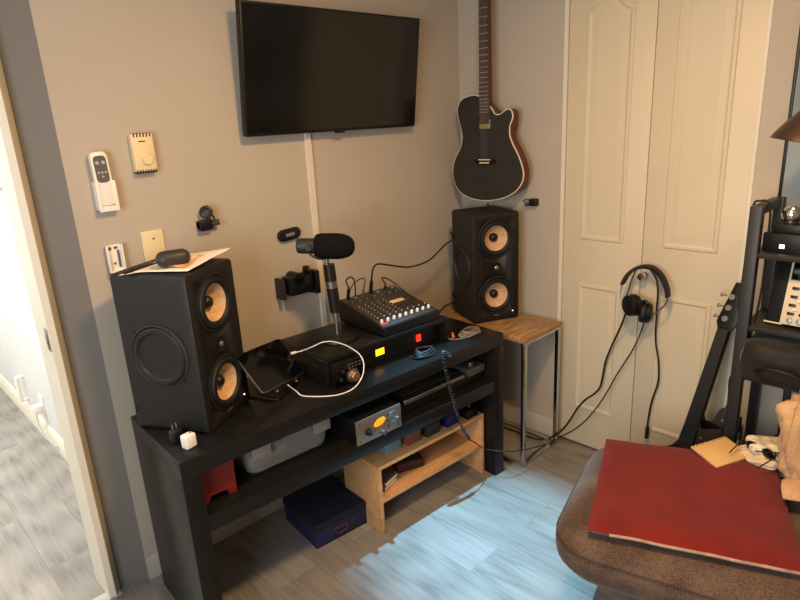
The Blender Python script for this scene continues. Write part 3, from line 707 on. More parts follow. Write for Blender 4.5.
# ------------------------------------------------------------------ microphone on stand
mb_ = Vector((.763, -.285, RZ))
ms = thing('microphone_stand', 'short black desktop microphone stand with round base', 'microphone stand', mb_, 0)
MB().lathe([(.001, .0), (.078, 0), (.08, .003), (.078, .009), (.03, .012), (.012, .016), (0, .016)], (0, 0, 0), (0, 0, 1), 40).build('base', M_black, ms)
lean = Vector((-.012, .006, 0))
MB().cyl((0, 0, .014), Vector((0, 0, .105)), .0085, n=16).build('rod', M_steel, ms)
MB().cyl((0, 0, .085), (0, 0, .115), .014, n=16).build('lower_collar', M_steel, ms)
MB().cyl((0, 0, .108), lean * .5 + Vector((0, 0, .205)), .0225, .022, n=20).build('grip', M_black, ms)
MB().cyl(lean * .5 + Vector((0, 0, .204)), lean * .6 + Vector((0, 0, .232)), .0215, n=20).build('upper_collar', M_steel, ms)
MB().cyl(lean * .6 + Vector((0, 0, .232)), lean * .8 + Vector((0, 0, .295)), .0225, .0215, n=20).build('clutch', M_black, ms)
mic_a = Vector((.672, -.200, 1.172)); mic_b = Vector((.829, -.350, 1.158))
ax = (mic_b - mic_a); axl = ax.length; axn = ax.normalized()
mc = thing('microphone', 'black broadcast microphone with fat foam windscreen', 'microphone', (mic_a + mic_b) / 2, 0)
ml = -(axl / 2) * axn
MB().lathe([(0, 0), (.02, .001), (.027, .006), (.029, .02), (.029, .09), (.029, .12)], ml, axn, 32).build('body', M_dark, mc)
MB().lathe([(.027, .066), (.036, .068), (.043, .075), (.047, .088), (.048, .105), (.0485, axl - .065), (.046, axl - .045), (.04, axl - .025), (.03, axl - .010), (.016, axl - .002), (0, axl)], ml, axn, 36).build('windscreen', M_foam, mc)
hd = Vector((-axn.y, axn.x, 0)).normalized()
cpt = Vector((.751, -.272, 1.11)) - mc.location
top = ml + axn * .05
MB().tube([top + hd * .031, top + hd * .034 + Vector((0, 0, -.02)), (top + cpt) / 2 + hd * .034 + Vector((0, 0, -.012)), cpt + hd * .014 + Vector((0, 0, .012)), cpt - hd * .014 + Vector((0, 0, .012)), (top + cpt) / 2 - hd * .034 + Vector((0, 0, -.012)), top - hd * .034 + Vector((0, 0, -.02)), top - hd * .031], .0045, 8).build('yoke', M_black, mc)
MB().cyl(cpt + Vector((0, 0, -.022)), cpt + Vector((0, 0, .014)), .009, n=16).build('yoke_base', M_steel, mc)
MB().cyl(top + hd * .028, top + hd * .042, .011, n=18).cyl(top - hd * .028, top - hd * .042, .011, n=18).build('yoke_knob', M_black, mc)

# ------------------------------------------------------------------ tablet on stand
tc = Vector((.445, -.309, .802)); yaw, til, rol, tw, tht = .451, .739, -.134, .247, .16
a_ = Vector((math.cos(yaw), math.sin(yaw), 0)); n_ = Vector((-math.sin(yaw), math.cos(yaw), 0))
up_ = Vector((0, 0, 1)) * math.cos(til) + n_ * math.sin(til)
a2 = a_ * math.cos(rol) + up_ * math.sin(rol); u2 = -a_ * math.sin(rol) + up_ * math.cos(rol); nn_ = a2.cross(u2)
tb = thing('tablet', 'black tablet propped on a stand beside the left speaker', 'tablet', tc, 0)
TM = Matrix(((a2.x, u2.x, nn_.x, 0), (a2.y, u2.y, nn_.y, 0), (a2.z, u2.z, nn_.z, 0), (0, 0, 0, 1)))
tb.rotation_euler = TM.to_euler()
MB().prism(rrect(tw, tht, .012), -.007, -.0005, None, .0015).build('shell', M_steel, tb)
MB().prism(rrect(tw - .004, tht - .004, .011), -.001, .0005).build('screen', M_blackgloss, tb)
ts = thing('tablet_stand', 'black angled tablet stand with two front studs', 'tablet stand', (.46, -.29, DH), 0)
ts.rotation_euler = (0, 0, yaw)
MB().box((-.075, -.055, 0), (.075, .09, .008), .003).build('base', M_black, ts)
bk0 = Vector((0, .07, .008)); Minv = Matrix.Rotation(-yaw, 3, 'Z')
tcl = Minv @ (tc - nn_ * .012 - ts.location)
MB().tube([bk0, (bk0 + tcl) / 2 + Vector((0, .02, 0)), tcl], .011, 10).build('arm', M_black, ts)
def tl(i, j, k=-.012): return Minv @ (tc + a2 * i + u2 * j + nn_ * k - ts.location)
PMx = Matrix.Translation(tl(0, 0, -.0125)) @ (Minv.to_4x4() @ TM)
MB().box((-.085, -tht / 2 - .006, -.004), (.085, .05, .003), .002, PMx).box((-.07, -tht / 2 - .012, -.003), (-.045, -tht / 2 - .004, .022), .003, PMx).box((.045, -tht / 2 - .012, -.003), (.07, -tht / 2 - .004, .022), .003, PMx).build('cradle', M_black, ts)
MB().cyl(PMx @ Vector((-.057, -tht / 2 - .012, .01)), PMx @ Vector((-.057, -tht / 2 - .016, .01)), .006, n=12).cyl(PMx @ Vector((.057, -tht / 2 - .012, .01)), PMx @ Vector((.057, -tht / 2 - .016, .01)), .006, n=12).build('stud', mat('copper', (140, 84, 52)), ts)
# white charging cable
p0 = P(293, 353, 'y', -.27)
chc = thing('charging_cable', 'white charging cable looping from the tablet over the riser', 'cable', p0, 0)
cpts = [P(293, 353, 'y', -.275), P(303, 350.5, 'y', -.28), P(314, 346, 'z', RZ + .022), P(322, 342.5, 'z', RZ + .02), P(332, 341.5, 'z', RZ + .02), P(345, 345, 'z', RZ + .02), P(354, 350, 'z', RZ + .014), PD(360, 355, .04), PD(363.5, 363, .02), PD(363, 374, .01), PD(357, 385, .005), P(347, 392, 'z', DH + .004), P(330, 396, 'z', DH + .004), P(304, 396, 'z', DH + .004), P(296, 391, 'z', DH + .02), P(288, 385, 'y', -.40)]
MB().tube([v - p0 for v in cpts], .0021, 8, 5).build('cord', M_white, chc)
dd = (cpts[0] - cpts[1]).normalized()
MB().cyl(Vector((0, 0, 0)) - dd * .012, dd * .008, .005, n=12).build('plug', M_white, chc)

# ------------------------------------------------------------------ chargers on the front left
w0 = P(190, 447, 'z', DH)
wch = thing('wall_charger', 'white cube wall charger standing on the front corner of the table', 'charger', w0, DT + .25)
MB().box((-.019, -.014, 0), (.019, .016, .044), .006, seg=3).build('body', M_white, wch)
MB().cyl((.008, 0, .043), (.008, 0, .048), .003, n=10).build('pin', M_steel, wch)
w1 = P(182, 443, 'z', DH)
bch = thing('wall_charger', 'small black wall charger with prongs up behind the white one', 'charger', w1 + Vector((-.006, .014, 0)), DT + .3)
MB().box((-.02, -.012, 0), (.018, .014, .046), .005, seg=3).build('body', M_black, bch)
MB().box((-.010, -.001, .045), (-.008, .005, .064)).box((.004, -.001, .045), (.006, .005, .064)).build('prong', M_steel, bch)
tag(MB().tube([P(144, 402, 'y', -.15), P(139, 405, 'y', -.17), P(136.5, 410, 'y', -.18), P(138.5, 414, 'z', DH + .005), P(143, 417, 'z', DH + .005), P(150, 418, 'z', DH + .005)], .0035, 8).build('power_lead', M_rubber), 'short black lead curling behind the left speaker', 'cable')

# audio cable bundle with orange plug
ab = thing('cable_bundle', 'coil of grey audio cable with orange plug at the right of the table', 'cable', DW(1.325, .1, DH), DT)
m_ = MB()
for k in range(5):
    m_.tube([Vector((math.cos(a) * (.062 - .004 * k) + .012, math.sin(a) * (.03 - .003 * k), .004 + .0045 * k + .003 * math.sin(3 * a + k))) for a in [2 * PI * i / 14 for i in range(14)]], .0027, 6, 2, closed=True)
m_.tube([(.03, -.03, .006), (-.03, -.03, .005), (-.09, -.01, .005), (-.1, .02, .005)], .0022, 6)
m_.build('cord', M_cgrey, ab)
MB().cyl((-.09, .0, .010), (-.062, .032, .016), .0065, .0055, 12).build('plug_sleeve', M_orange, ab)
MB().cyl((-.09, .0, .010), (-.104, -.016, .008), .004, n=10).build('plug_tip', M_steel, ab)

# ------------------------------------------------------------------ shelf contents
SZ = .4805
rx = dthing('red_box', 'small dark red box with a notched foot in the left of the shelf', 'box', .066, .06, SZ)
MB().prism([(0, 0), (.022, 0), (.03, .026), (.085, .026), (.092, 0), (.118, 0), (.118, .118), (0, .118)], 0, .15, lambda u, v, d: Vector((u, d, v)), .002).build('body', M_red, rx)
MB().box((-.001, -.0015, .09), (.119, .152, .121), .002).build('lid', M_red, rx)
tubt = dthing('storage_tub', 'clear plastic storage tub with clip handles on the shelf', 'storage tub', .41, .2, SZ)
def tubring(w, d, z, r=.03): return [Vector((u, v, z)) for u, v in rrect(w, d, r, 4)]
mt = MB()
rings = [tubring(.30, .19, .001), tubring(.315, .2, .01), tubring(.345, .22, .1), tubring(.362, .235, .104), tubring(.362, .235, .109), tubring(.338, .214, .106), tubring(.308, .195, .012), tubring(.29, .18, .004)]
RV = [[mt.bm.verts.new(v) for v in r] for r in rings]
for A, B in zip(RV, RV[1:]):
    for i in range(len(A)): mt.bm.faces.new((A[i], A[(i + 1) % len(A)], B[(i + 1) % len(A)], B[i]))
mt.bm.faces.new(RV[0][::-1]); mt.bm.faces.new(RV[-1])
mt.build('tub', M_clear, tubt)
MB().prism(rrect(.37, .243, .032), .1092, .118).prism(rrect(.33, .2, .03), .117, .121).build('lid', mat('frosted_lid', (92, 104, 118), .35, trans=.4), tubt)
for sx in (-1, 1):
    MB().box((sx * .12 - .035, -.129, .07), (sx * .12 + .035, -.121, .119), .003).box((sx * .12 - .035, -.127, .116), (sx * .12 + .035, -.1, .1225), .002).build('clip_handle', mat('frosted_clip', (168, 160, 148), .4, trans=.4), tubt)
tin = dthing('cable_pouch', 'small tan pouch lying inside the clear tub', 'pouch', .37, .2, SZ + .0045)
MB().box((-.07, -.05, 0), (.06, .05, .03), .012, seg=3).build('pouch', mat('tan_pouch', (168, 138, 100), .7), tin)
# vintage preamp
pr = dthing('channel_preamp', 'silver preamp with yellow badge and round meter on the shelf', 'preamp', .622, 0, SZ)
PW, PH = .212, .095
MB().box((.002, .002, .001), (PW - .002, .21, PH - .001), .002).build('case', M_black, pr)
fpp = MB().box((0, -.004, 0), (PW, .002, PH), .001).build('front_panel', mat('champagne_panel', (140, 128, 116), .35, metal=.7), pr)
MB().prism([(.078, .052), (.088, .043), (.112, .043), (.126, .050), (.137, .062), (.128, .073), (.102, .073), (.088, .064)], -.003, -.0052, lambda u, v, d: Vector((u, d, v))).build('badge', M_yellow, pr)
MB().lathe([(.023, 0), (.023, .003), (.019, .004), (.017, .001), (0, .001)], (.172, -.004, .056), (0, -1, 0), 28).build('meter', mat('blue_steel', (120, 146, 164), .3, metal=.7), pr)
for (u, v, r) in ((.185, .047, .0085), (.05, .040, .010), (.116, .016, .009)):
    MB().lathe([(r * 1.35, 0), (r * 1.35, .004), (r, .006), (r * .9, .02), (0, .021)], (u, -.004, v), (0, -1, 0), 20).build('knob', M_black if u < .12 and v > .03 else M_steel, pr)
MB().cyl((.057, -.022, .039), (.057, -.0265, .039), .008, n=16).build('knob_cap', M_steel, pr)
each('switch', M_dark, fpp, [(lambda b, v=v: b.box((.147, -.007, v - .005), (.150, -.004, v + .005))) for v in (.024, .048, .072)])
each('screw', M_dark, fpp, [(lambda b, u=u, v=v: b.cyl((u, -.004, v), (u, -.006, v), .003, n=8)) for (u, v) in ((.015, .012), (.015, .082), (.197, .082), (.197, .014))])
# black rack box with silver keyboard and grey box
kbx = dthing('rack_box', 'flat black box on the shelf under the silver keyboard', 'audio box', .885, .055, SZ)
MB().box((0, 0, 0), (.49, .3, .042), .003).build('case', M_black, kbx)
kbd = dthing('music_keyboard', 'silver-edged keyboard with black keys lying on the shelf', 'keyboard', .895, .045, SZ + .0425)
MB().box((0, 0, 0), (.35, .2, .02), .006, seg=3).build('body', M_steel, kbd)
kbd_ = MB().box((.012, .02, .019), (.34, .19, .0225), .002).build('key_bed', M_black, kbd)
each('key', M_dark, kbd_, [(lambda b, i=i: b.box((.02 + i * .016, .03, .022), (.033 + i * .016, .10, .026), .001)) for i in range(20)])
gb = dthing('headphone_amplifier', 'small grey metal amplifier with a silver knob on top', 'amplifier', 1.262, .042, SZ + .0425)
MB().box((0, 0, 0), (.105, .12, .036), .003).build('case', mat('grey_metal', (104, 98, 92), .4, metal=.6), gb)
MB().lathe([(.014, 0), (.014, .016), (.012, .018), (0, .018)], (.045, .03, .036), (0, 0, 1), 20).build('knob', M_steel, gb)

# ------------------------------------------------------------------ beech shelf unit below the desk
wu = thing('shelf_unit', 'low beech two-tier shelf unit standing under the black table', 'shelf unit', (.757, -.476, 0), math.radians(-3.3))
WW, WD, WH, WT = .622, .24, .304, .016
MB().box((0, 0, 0), (WT, WD, WH - WT), .001).build('side_panel', M_beech, wu)
MB().box((WW - WT, 0, 0), (WW, WD, WH - WT), .001).build('side_panel', M_beech, wu)
MB().box((0, 0, WH - WT), (WW, WD, WH), .001).build('top_panel', M_beech, wu)
MB().box((WT, .002, .135), (WW - WT, WD, .15), .001).build('middle_shelf', M_beech, wu)
MB().box((WT, WD - .006, .15), (WW - WT, WD - .001, WH - WT)).build('back_panel', mat('shelf_back', (120, 88, 58), .6), wu)
def pedal(label, x0, y0, z, w, d, h, m, nk=2, rz=-3.3, knobm=None):
    t = thing('effects_pedal', label, 'effects pedal', (x0, y0, z), math.radians(rz), 'effects pedals on the beech shelf')
    MB().prism([(0, 0), (0, h * .8), (d * .5, h), (d, h), (d, 0)], 0, w, lambda u, v, dd: Vector((dd, u, v)), .003).build('case', m, t)
    for i in range(nk): MB().cyl((w * (i + .5) / nk, d * .75, h), (w * (i + .5) / nk, d * .75, h + .012), .007, .006, 12).build('knob', knobm or M_dark, t)
    MB().cyl((w / 2, d * .22, h * .85), (w / 2, d * .22, h * .9 + .012), .006, n=12).build('footswitch', M_steel, t)
    return t
WZ = .3045
def shp(px, py): v = P(px, py, 'z', WZ); return v.x, v.y
x, y = shp(386.5, 455); pedal('light blue pedal, leftmost on top of the beech shelf unit', x, y, WZ, .082, .11, .066, M_bluepl)
x, y = shp(407.5, 446.5); pedal('brown pedal right of the light blue one on the beech unit', x, y, WZ, .08, .11, .066, M_brownen)
x, y = shp(427, 438); pedal('dark grey pedal with two silver knobs on the beech unit', x, y, WZ, .082, .11, .066, M_dark, knobm=M_steel)
x, y = shp(447, 428); pedal('navy blue pedal between dark pedals on the beech unit', x, y, WZ, .075, .11, .066, M_navyen)
x, y = shp(467.5, 420); pedal('black pedal with one knob at the right end of the beech unit', x, y, WZ, .07, .1, .05, M_black, 1, knobm=M_steel)
MZ = .1505
v = P(398, 474, 'z', MZ)
t = thing('knob_box', 'brown wooden box with black knobs lying on the lower beech shelf', 'effects box', v, math.radians(-20))
t['category'] = 'box'
MB().box((0, 0, 0), (.125, .11, .04), .002).build('case', mat('dark_brown_wood', (58, 34, 26), .5, var=.15), t)
for i in range(4):
    for j in range(3): MB().cyl((.02 + i * .028, .02 + j * .03, .04), (.02 + i * .028, .02 + j * .03, .05), .007, n=12).build('knob', M_black, t)
for i, (lab, zz) in enumerate((('dark booklet at the bottom of the small stack on the beech shelf', 0), ('dark booklet with pale page edges on top of the small stack', .0185))):
    v = P(385, 493, 'z', MZ)
    t = thing('booklet', lab, 'book', (v.x + .004 + .004 * i, v.y + .004, MZ + .0004 + zz), math.radians(14), 'booklets stacked on the lower shelf')
    MB().box((0, 0, 0), (.095, .12, .003), .0005).box((0, 0, .0155), (.095, .12, .018), .0005).box((0, 0, .002), (.003, .12, .017)).build('cover', M_greypl, t)
    MB().box((.003, .0, .0032), (.093, .118, .0153)).build('pages', M_paper, t)
# navy box on the floor
nb = thing('storage_box', 'navy blue lidded storage box on the floor under the table', 'storage box', (.518, -.352, 0), math.radians(-6))
MB().box((.004, .003, 0), (.248, .258, .078), .002).build('box', M_navy, nb)
MB().box((0, 0, .074), (.252, .262, .107), .003).build('lid', M_navyt, nb)
hn = MB().box((.085, -.004, .048), (.15, .003, .056), .001).tube([(.09, -.004, .05), (.093, -.007, .036), (.118, -.009, .032), (.143, -.007, .036), (.146, -.004, .05)], .003, 6)
hn.build('handle', mat('aged_brass', (88, 62, 48), .5, metal=.5), nb)

# ------------------------------------------------------------------ coiled lead from the table front
ctr = [DW(1.10, -.0, DH + .004), DW(1.10, -.012, DH - .004), PD(443, 352, -.016), PD(447, 375, -.018), PD(452, 395, -.02), PD(457, 413, -.02), PD(463, 428, -.022), PD(469, 438, -.02)]
cs = catmull([Vector(c) for c in ctr], 14)
hel = []
for i, c in enumerate(cs[14:]):
    for k in range(4):
        ph = (i * 4 + k) * 2 * PI / 8
        hel.append(c + Vector((math.cos(ph), math.sin(ph), 0)) * .006 + Vector((0, 0, -.0006 * k)))
cot = thing('coiled_lead', 'black coiled headphone lead hanging over the front of the table', 'cable', ctr[1], 0)
MB().tube([h - ctr[1] for h in hel], .0024, 6, 0).build('coil', mat('charcoal_rubber', (38, 38, 40), .45), cot)
MB().tube([DW(1.17, .05, DH + .004) - ctr[1], DW(1.12, .02, DH + .004) - ctr[1], DW(1.10, -.008, DH + .004) - ctr[1], hel[0] - ctr[1]], .0024, 6).tube([hel[-1] - ctr[1], PD(474, 442, -.02) - ctr[1], PD(480, 446, .0) - ctr[1], P(486, 449, 'y', -.55) - ctr[1], P(498, 451, 'y', -.6) - ctr[1], P(512, 451.5, 'y', -.64) - ctr[1], P(530, 448.5, 'y', -.65) - ctr[1], P(545, 444.5, 'z', .02) - ctr[1]], .0026, 6).build('cord', M_rubber, cot)

# ------------------------------------------------------------------ headphones and leads at the closet
hpx = 1.812
hp = thing('headphones', 'black over-ear headphones hanging on the closet door knob', 'headphones', P(644.5, 268, 'x', hpx), 0)
o = hp.location.copy()
def HP(px, py, x): return P(px, py, 'x', x) - o
band = [HP(*q) for q in ((622.5, 284, 1.79), (627.5, 275, 1.80), (635, 269, 1.808), (644.5, 266.5, 1.812), (654, 269, 1.81), (662, 277, 1.80), (667, 289, 1.79), (668, 297, 1.788))]
mbb = MB()
bc = catmull(band, 5)
rows = []
for i, p in enumerate(bc):
    t = (bc[min(i + 1, len(bc) - 1)] - bc[max(i - 1, 0)]).normalized(); nrm = t.cross(Vector((1, 0, 0))).normalized()
    th2 = .0045 + .002 * math.sin(PI * i / (len(bc) - 1))
    rows.append([p + nrm * th2 * a + Vector((b, 0, 0)) for a, b in ((1, -.017), (1.3, 0), (1, .017), (-1, .017), (-1.3, 0), (-1, -.017), (1, -.017))])
mbb.sheet(rows); mbb.build('headband', M_rubber, hp)
MB().tube([HP(636, 270, 1.835), HP(631.5, 280, 1.832), HP(628.5, 291, 1.82), HP(626, 297, 1.815)], .003, 8).tube([HP(650, 269, 1.83), HP(656, 278, 1.83), HP(658, 291, 1.825), HP(657, 305, 1.815)], .0045, 8).build('inner_band', M_black, hp)
MB().tube([HP(622.5, 284, 1.79), HP(621, 291, 1.79), HP(621.5, 300, 1.785), HP(626, 305, 1.775)], .0028, 8).tube([HP(668, 297, 1.788), HP(665, 305, 1.79), HP(658, 311, 1.795), HP(650, 317, 1.80)], .0032, 8).build('metal_arm', M_steel, hp)
def cup(c, axis, r, name='ear_cup'):
    axis = Vector(axis).normalized()
    MB().lathe([(0, .0), (r * .7, 0), (r * .95, .006), (r, .014), (r, .022), (r * .9, .026)], c, axis, 32).build(name, M_black, hp)
    MB().lathe([(r * .98, .024), (r * 1.05, .032), (r * .98, .044), (r * .7, .047), (r * .55, .04), (0, .036)], c, axis, 32).build('ear_cushion', M_rubber, hp)
cup(HP(627, 306, 1.762), (.86, -.42, 0), .045)
cup(HP(651.5, 313.5, 1.822), (-.45, .9, .12), .043)
MB().tube([HP(640, 303, 1.80), HP(645, 301, 1.80), HP(649, 304, 1.80)], .006, 8).build('hinge', M_black, hp)
def cable(name, label, pts, r, m=None, grp=None, jack=None):
    p0 = pts[-1]
    t = thing(name, label, 'cable', p0, 0, grp)
    MB().tube([q - p0 for q in pts], r, 8, 5).build('cord', m or M_rubber, t)
    if jack:
        d = (pts[-1] - pts[-2]).normalized()
        MB().cyl(-d * jack, d * .01, r * 2.1, r * 2.3, 12).build('plug', M_black, t)
    return t
F = .0055
cable('headphone_lead', 'thick black lead from the left ear cup down to the floor', [P(625.5, 314, 'x', 1.78), P(621, 326, 'x', 1.81), P(614, 341, 'x', 1.835), P(606, 360, 'x', 1.84), P(603, 374, 'x', 1.84), P(600, 387, 'x', 1.835), P(594, 394, 'x', 1.83), P(585, 400, 'x', 1.82), P(577, 409, 'x', 1.82), P(570, 420, 'x', 1.815), P(563, 429, 'x', 1.81), P(555, 435, 'x', 1.80), P(547, 439, 'z', F), P(538, 439, 'z', F), P(527, 436, 'z', F), P(512, 430, 'z', F), P(500, 425.5, 'z', F), P(488, 420, 'z', F), P(478, 413, 'z', F)], .0044, grp='leads by the closet')
cable('headphone_lead', 'thin black lead from the right ear cup trailing to the shelf unit', [P(645, 318, 'x', 1.80), P(643, 326, 'x', 1.82), P(638, 339, 'x', 1.835), P(632, 351, 'x', 1.838), P(625, 362, 'x', 1.838), P(616, 376, 'x', 1.835), P(607, 392, 'x', 1.83), P(597, 407, 'x', 1.825), P(585, 421, 'x', 1.81), P(572, 431, 'x', 1.80), P(560, 437, 'x', 1.79), P(548, 444, 'z', F), P(535, 452, 'z', F), P(524, 461, 'z', F), P(510, 462, 'z', F), P(500, 456, 'z', F)], .003, grp='leads by the closet')
cable('guitar_lead', 'black lead with jack plug hanging down the right closet door', [P(657, 303, 'x', 1.80), P(656.5, 316, 'x', 1.83), P(655.5, 330, 'x', 1.845), P(656, 345, 'x', 1.85), P(658.5, 362, 'x', 1.85), P(658, 382, 'x', 1.85), P(652, 400, 'x', 1.85), P(648, 420, 'x', 1.85), P(646.5, 436, 'x', 1.85)], .0038, grp='leads by the closet', jack=.045)

# ------------------------------------------------------------------ bass guitar leaning on the closet
HZ = .945
bt0 = P(737, 291, 'x', 1.80); bb0 = Vector((1.53, -1.262, .0))
axv = (bt0 - bb0).normalized()
side = Vector((.0, -1, 0)); side = (side - axv * side.dot(axv)).normalized()
side = (side + Vector((-.12, 0, 0))).normalized(); side = (side - axv * side.dot(axv)).normalized()
nrm = side.cross(axv).normalized()
if nrm.x > 0: nrm = -nrm
LB = (bt0 - bb0).length
bs = thing('leaning_guitar', 'dark solid-body guitar with chrome tuners leaning against the closet door', 'guitar', bb0, 0)
MMb = Matrix(((side.x, axv.x, nrm.x, 0), (side.y, axv.y, nrm.y, 0), (side.z, axv.z, nrm.z, 0), (0, 0, 0, 1)))
bs.rotation_euler = MMb.to_euler()
outl = [(-.02, .012), (.06, .006), (.13, .03), (.165, .09), (.16, .16), (.125, .22), (.105, .27), (.108, .33), (.112, .40), (.116, .47), (.112, .515), (.098, .54), (.078, .535), (.068, .49), (.052, .45), (.036, .425), (.027, .44), (.023, .48), (-.023, .48), (-.026, .40), (-.034, .34), (-.055, .31), (-.085, .30), (-.105, .28), (-.115, .255), (-.11, .25), (-.13, .19), (-.16, .13), (-.155, .07), (-.11, .025)]
ol = [(v.x, v.y) for v in catmull([Vector((a, b, 0)) for a, b in outl], 3, True)]
M_bassb = mat('dark_bass_body', (38, 24, 20), .3, var=.2, scale=20)
MB().prism(ol, -.038, 0, None, .006).build('body', M_bassb, bs)
MB().prism([(-.03, .36), (.03, .36), (.025, .46), (.0225, LB - .15), (-.0225, LB - .15), (-.025, .46)], -.018, .008, None, .004).build('neck', M_black, bs)
hs0 = LB - .155
MB().prism([(-.023, hs0), (.023, hs0), (.036, hs0 + .03), (.034, hs0 + .15), (.02, hs0 + .19), (-.012, hs0 + .185), (-.036, hs0 + .03)], -.012, .004, None, .003).build('headstock', M_black, bs)
for i in range(3):
    y = hs0 + .045 + i * .042
    MB().cyl((-.006, y, .004), (-.006, y, .012), .011, n=16).cyl((-.006, y, .012), (-.006, y, .02), .005, n=12).build('tuner_post', M_steel, bs)
    MB().cyl((-.03, y, -.004), (-.045, y, -.004), .003, n=8).ball(None, (.006, .008, .004), Matrix.Translation((-.048, y, -.004))).build('tuner_peg', M_steel, bs)
    MB().cyl((.03, y, -.004), (.05, y, -.004), .003, n=8).ball(None, (.006, .008, .004), Matrix.Translation((.056, y, -.004))).build('tuner_peg', M_steel, bs)
MB().cyl((.092, .535, -.018), (.092, .552, -.018), .008, .006, 14).build('strap_button', M_steel, bs)
MB().cyl((.098, .495, -.002), (.098, .495, .003), .005, n=10).build('body_screw', M_steel, bs)
MB().cyl((.045, .40, -.002), (.045, .40, .003), .005, n=10).build('body_screw', M_steel, bs)
MB().box((-.03, .24, 0), (.04, .27, .01), .002).build('pickup', M_black, bs)
MB().box((-.03, .16, 0), (.04, .19, .01), .002).build('pickup', M_black, bs)
MB().box((-.03, .09, 0), (.03, .11, .012), .002).build('bridge', M_steel, bs)

# ------------------------------------------------------------------ rack on the right
RX0, RX1, RY0, RY1 = 1.572, 1.848, -1.447, -2.25
rk = thing('metal_rack', 'black metal shelving rack standing against the right wall', 'rack', ((RX0 + RX1) / 2, (RY0 + RY1) / 2, 0), 0)
ro = Vector(rk.location)
def R(x, y, z): return Vector((x, y, z)) - ro
pw = .036
def post(x, y, h, w=pw):
    MB().box(R(x, y - w, 0), R(x + w, y, h), .002).build('post', mat('rack_black', (40, 37, 35), .45), rk)
post(RX0, RY0, 1.275); post(RX1 - pw, RY0 - .006, 1.275, .03); post(RX0, RY1 + pw, 1.275); post(RX1 - pw, RY1 + pw, 1.275)
M_rack = mat('rack_black', (40, 37, 35))
MB().box(R(RX0 + pw, RY0 - .03, 1.245), R(RX1 - pw, RY0, 1.275), .002).build('end_rail', M_rack, rk)
MB().box(R(RX0 + pw, RY1, 1.245), R(RX1 - pw, RY1 + .03, 1.275), .002).build('end_rail', M_rack, rk)
for zt, th3 in ((1.125, .018), (.875, .018), (.70, .022), (.12, .02)):
    MB().box(R(RX0 + .006, RY1 + .01, zt - th3), R(RX1 - .004, RY0 - .012, zt), .002).build('shelf', M_rack, rk)
br = MB()
br.tube([R(RX1 - .01, RY0 - .03, .68), R(RX1 - .01, RY0 - .42, .14)], .004, 6, 0).tube([R(RX1 - .01, RY0 - .03, .3), R(RX1 - .01, RY0 - .42, .66)], .004, 6, 0)
br.box(R(RX1 - .012, RY0 - .13, .12), R(RX1 - .002, RY0 - .11, .68), .001)
br.build('back_brace', M_rack, rk)
# lead over the end rail
cable('hanging_lead', 'black lead with inline plugs draped over the rack end rail', [R(0, 0, 0) + ro * 1 + Vector(v) - ro + ro if False else Vector(v) for v in ((1.655, -1.425, .9), (1.65, -1.43, 1.1), (1.645, -1.435, 1.26), (1.645, -1.455, 1.284), (1.645, -1.485, 1.27), (1.64, -1.492, 1.15), (1.625, -1.494, .95), (1.615, -1.47, .75), (1.618, -1.436, .66), (1.62, -1.436, .58), (1.615, -1.436, .50), (1.61, -1.434, .44))], .0036, jack=.02)
xl = P(739, 433, 'y', -1.43)
xc = thing('xlr_connector', 'black and silver connector hanging beside the rack front post', 'connector', xl + Vector((0, .0, -.03)), 0)
MB().cyl((0, 0, 0), (0, 0, .035), .0095, n=16).build('shell', M_steel, xc)
MB().cyl((0, 0, .034), (0, 0, .066), .0095, .006, 16).cyl((0, 0, .066), (0, 0, .1), .005, .004, 12).build('boot', M_black, xc)
# black box with chrome dome
bx0 = P(783, 251, 'x', 1.63)
bxx = thing('speaker_pod', 'black box with small white light on the rack top shelf', 'box', (1.64, -1.54, 1.1255), math.radians(-6))
MB().box((-.03, -.085, 0), (.06, .055, .062), .004).box((-.018, -.06, .062), (.05, .035, .09), .004).build('case', M_black, bxx)
MB().box((-.0315, -.012, .016), (-.0295, .002, .028)).build('light', M_led, bxx)
gl_ = thing('chrome_globe', 'shiny chrome globe ornament sitting on the black box', 'ornament', (1.655, -1.548, 1.2165), 0)
MB().ball((0, 0, .028), .03).build('globe', M_chrome, gl_)
MB().lathe([(0, 0), (.02, 0), (.022, .006), (.014, .01)], (0, 0, 0), (0, 0, 1), 20).build('foot', M_steel, gl_)
# groove box: cream face with buttons, leaning on the shelf
GM = thing('drum_machine', 'black and cream drum machine with rows of buttons on the rack', 'drum machine', (1.62, -1.60, .8755), 0)
gx = GM.location.copy()
A0 = P(757, 312, 'x', 1.66) - gx; 
# slab: front face looking toward -x, leaning back
lean_ = math.radians(14)
MG = Matrix.Rotation(math.radians(-4), 4, 'Z') @ Matrix.Rotation(lean_, 4, 'Y')
MB().box((.0, -.35, .012), (.13, .085, .222), .006, MG).build('case', M_black, GM)
fpd = MB().box((-.004, -.35, .012), (.002, .035, .16), .001, MG).build('face_panel', M_creamw, GM)
MB().box((-.003, -.35, .163), (.002, .03, .215), .001, MG).build('display', M_blackgloss, GM)
MB().box((-.002, .034, .012), (.004, .04, .222), .001, MG).box((.0, .034, .008), (.13, .088, .013), .001, MG).build('edge_trim', M_creamw, GM)
M_wb = mat('white_button', (240, 232, 214), .4)
for i in range(8):
    for j in range(4):
        bo = MB().box((-.009, .015 - i * .034 - .012, .045 + j * .028), (-.003, .015 - i * .034 + .008, .054 + j * .028), .001, MG).build('button', M_black, fpd)
for i in range(4):
    for dy, z in ((.008, .062), (.0, .09)):
        MB().box((-.0095, dy - i * .034 - .01, z), (-.0035, dy - i * .034 + .001, z + .007), 0, MG).build('white_button', M_wb, fpd)
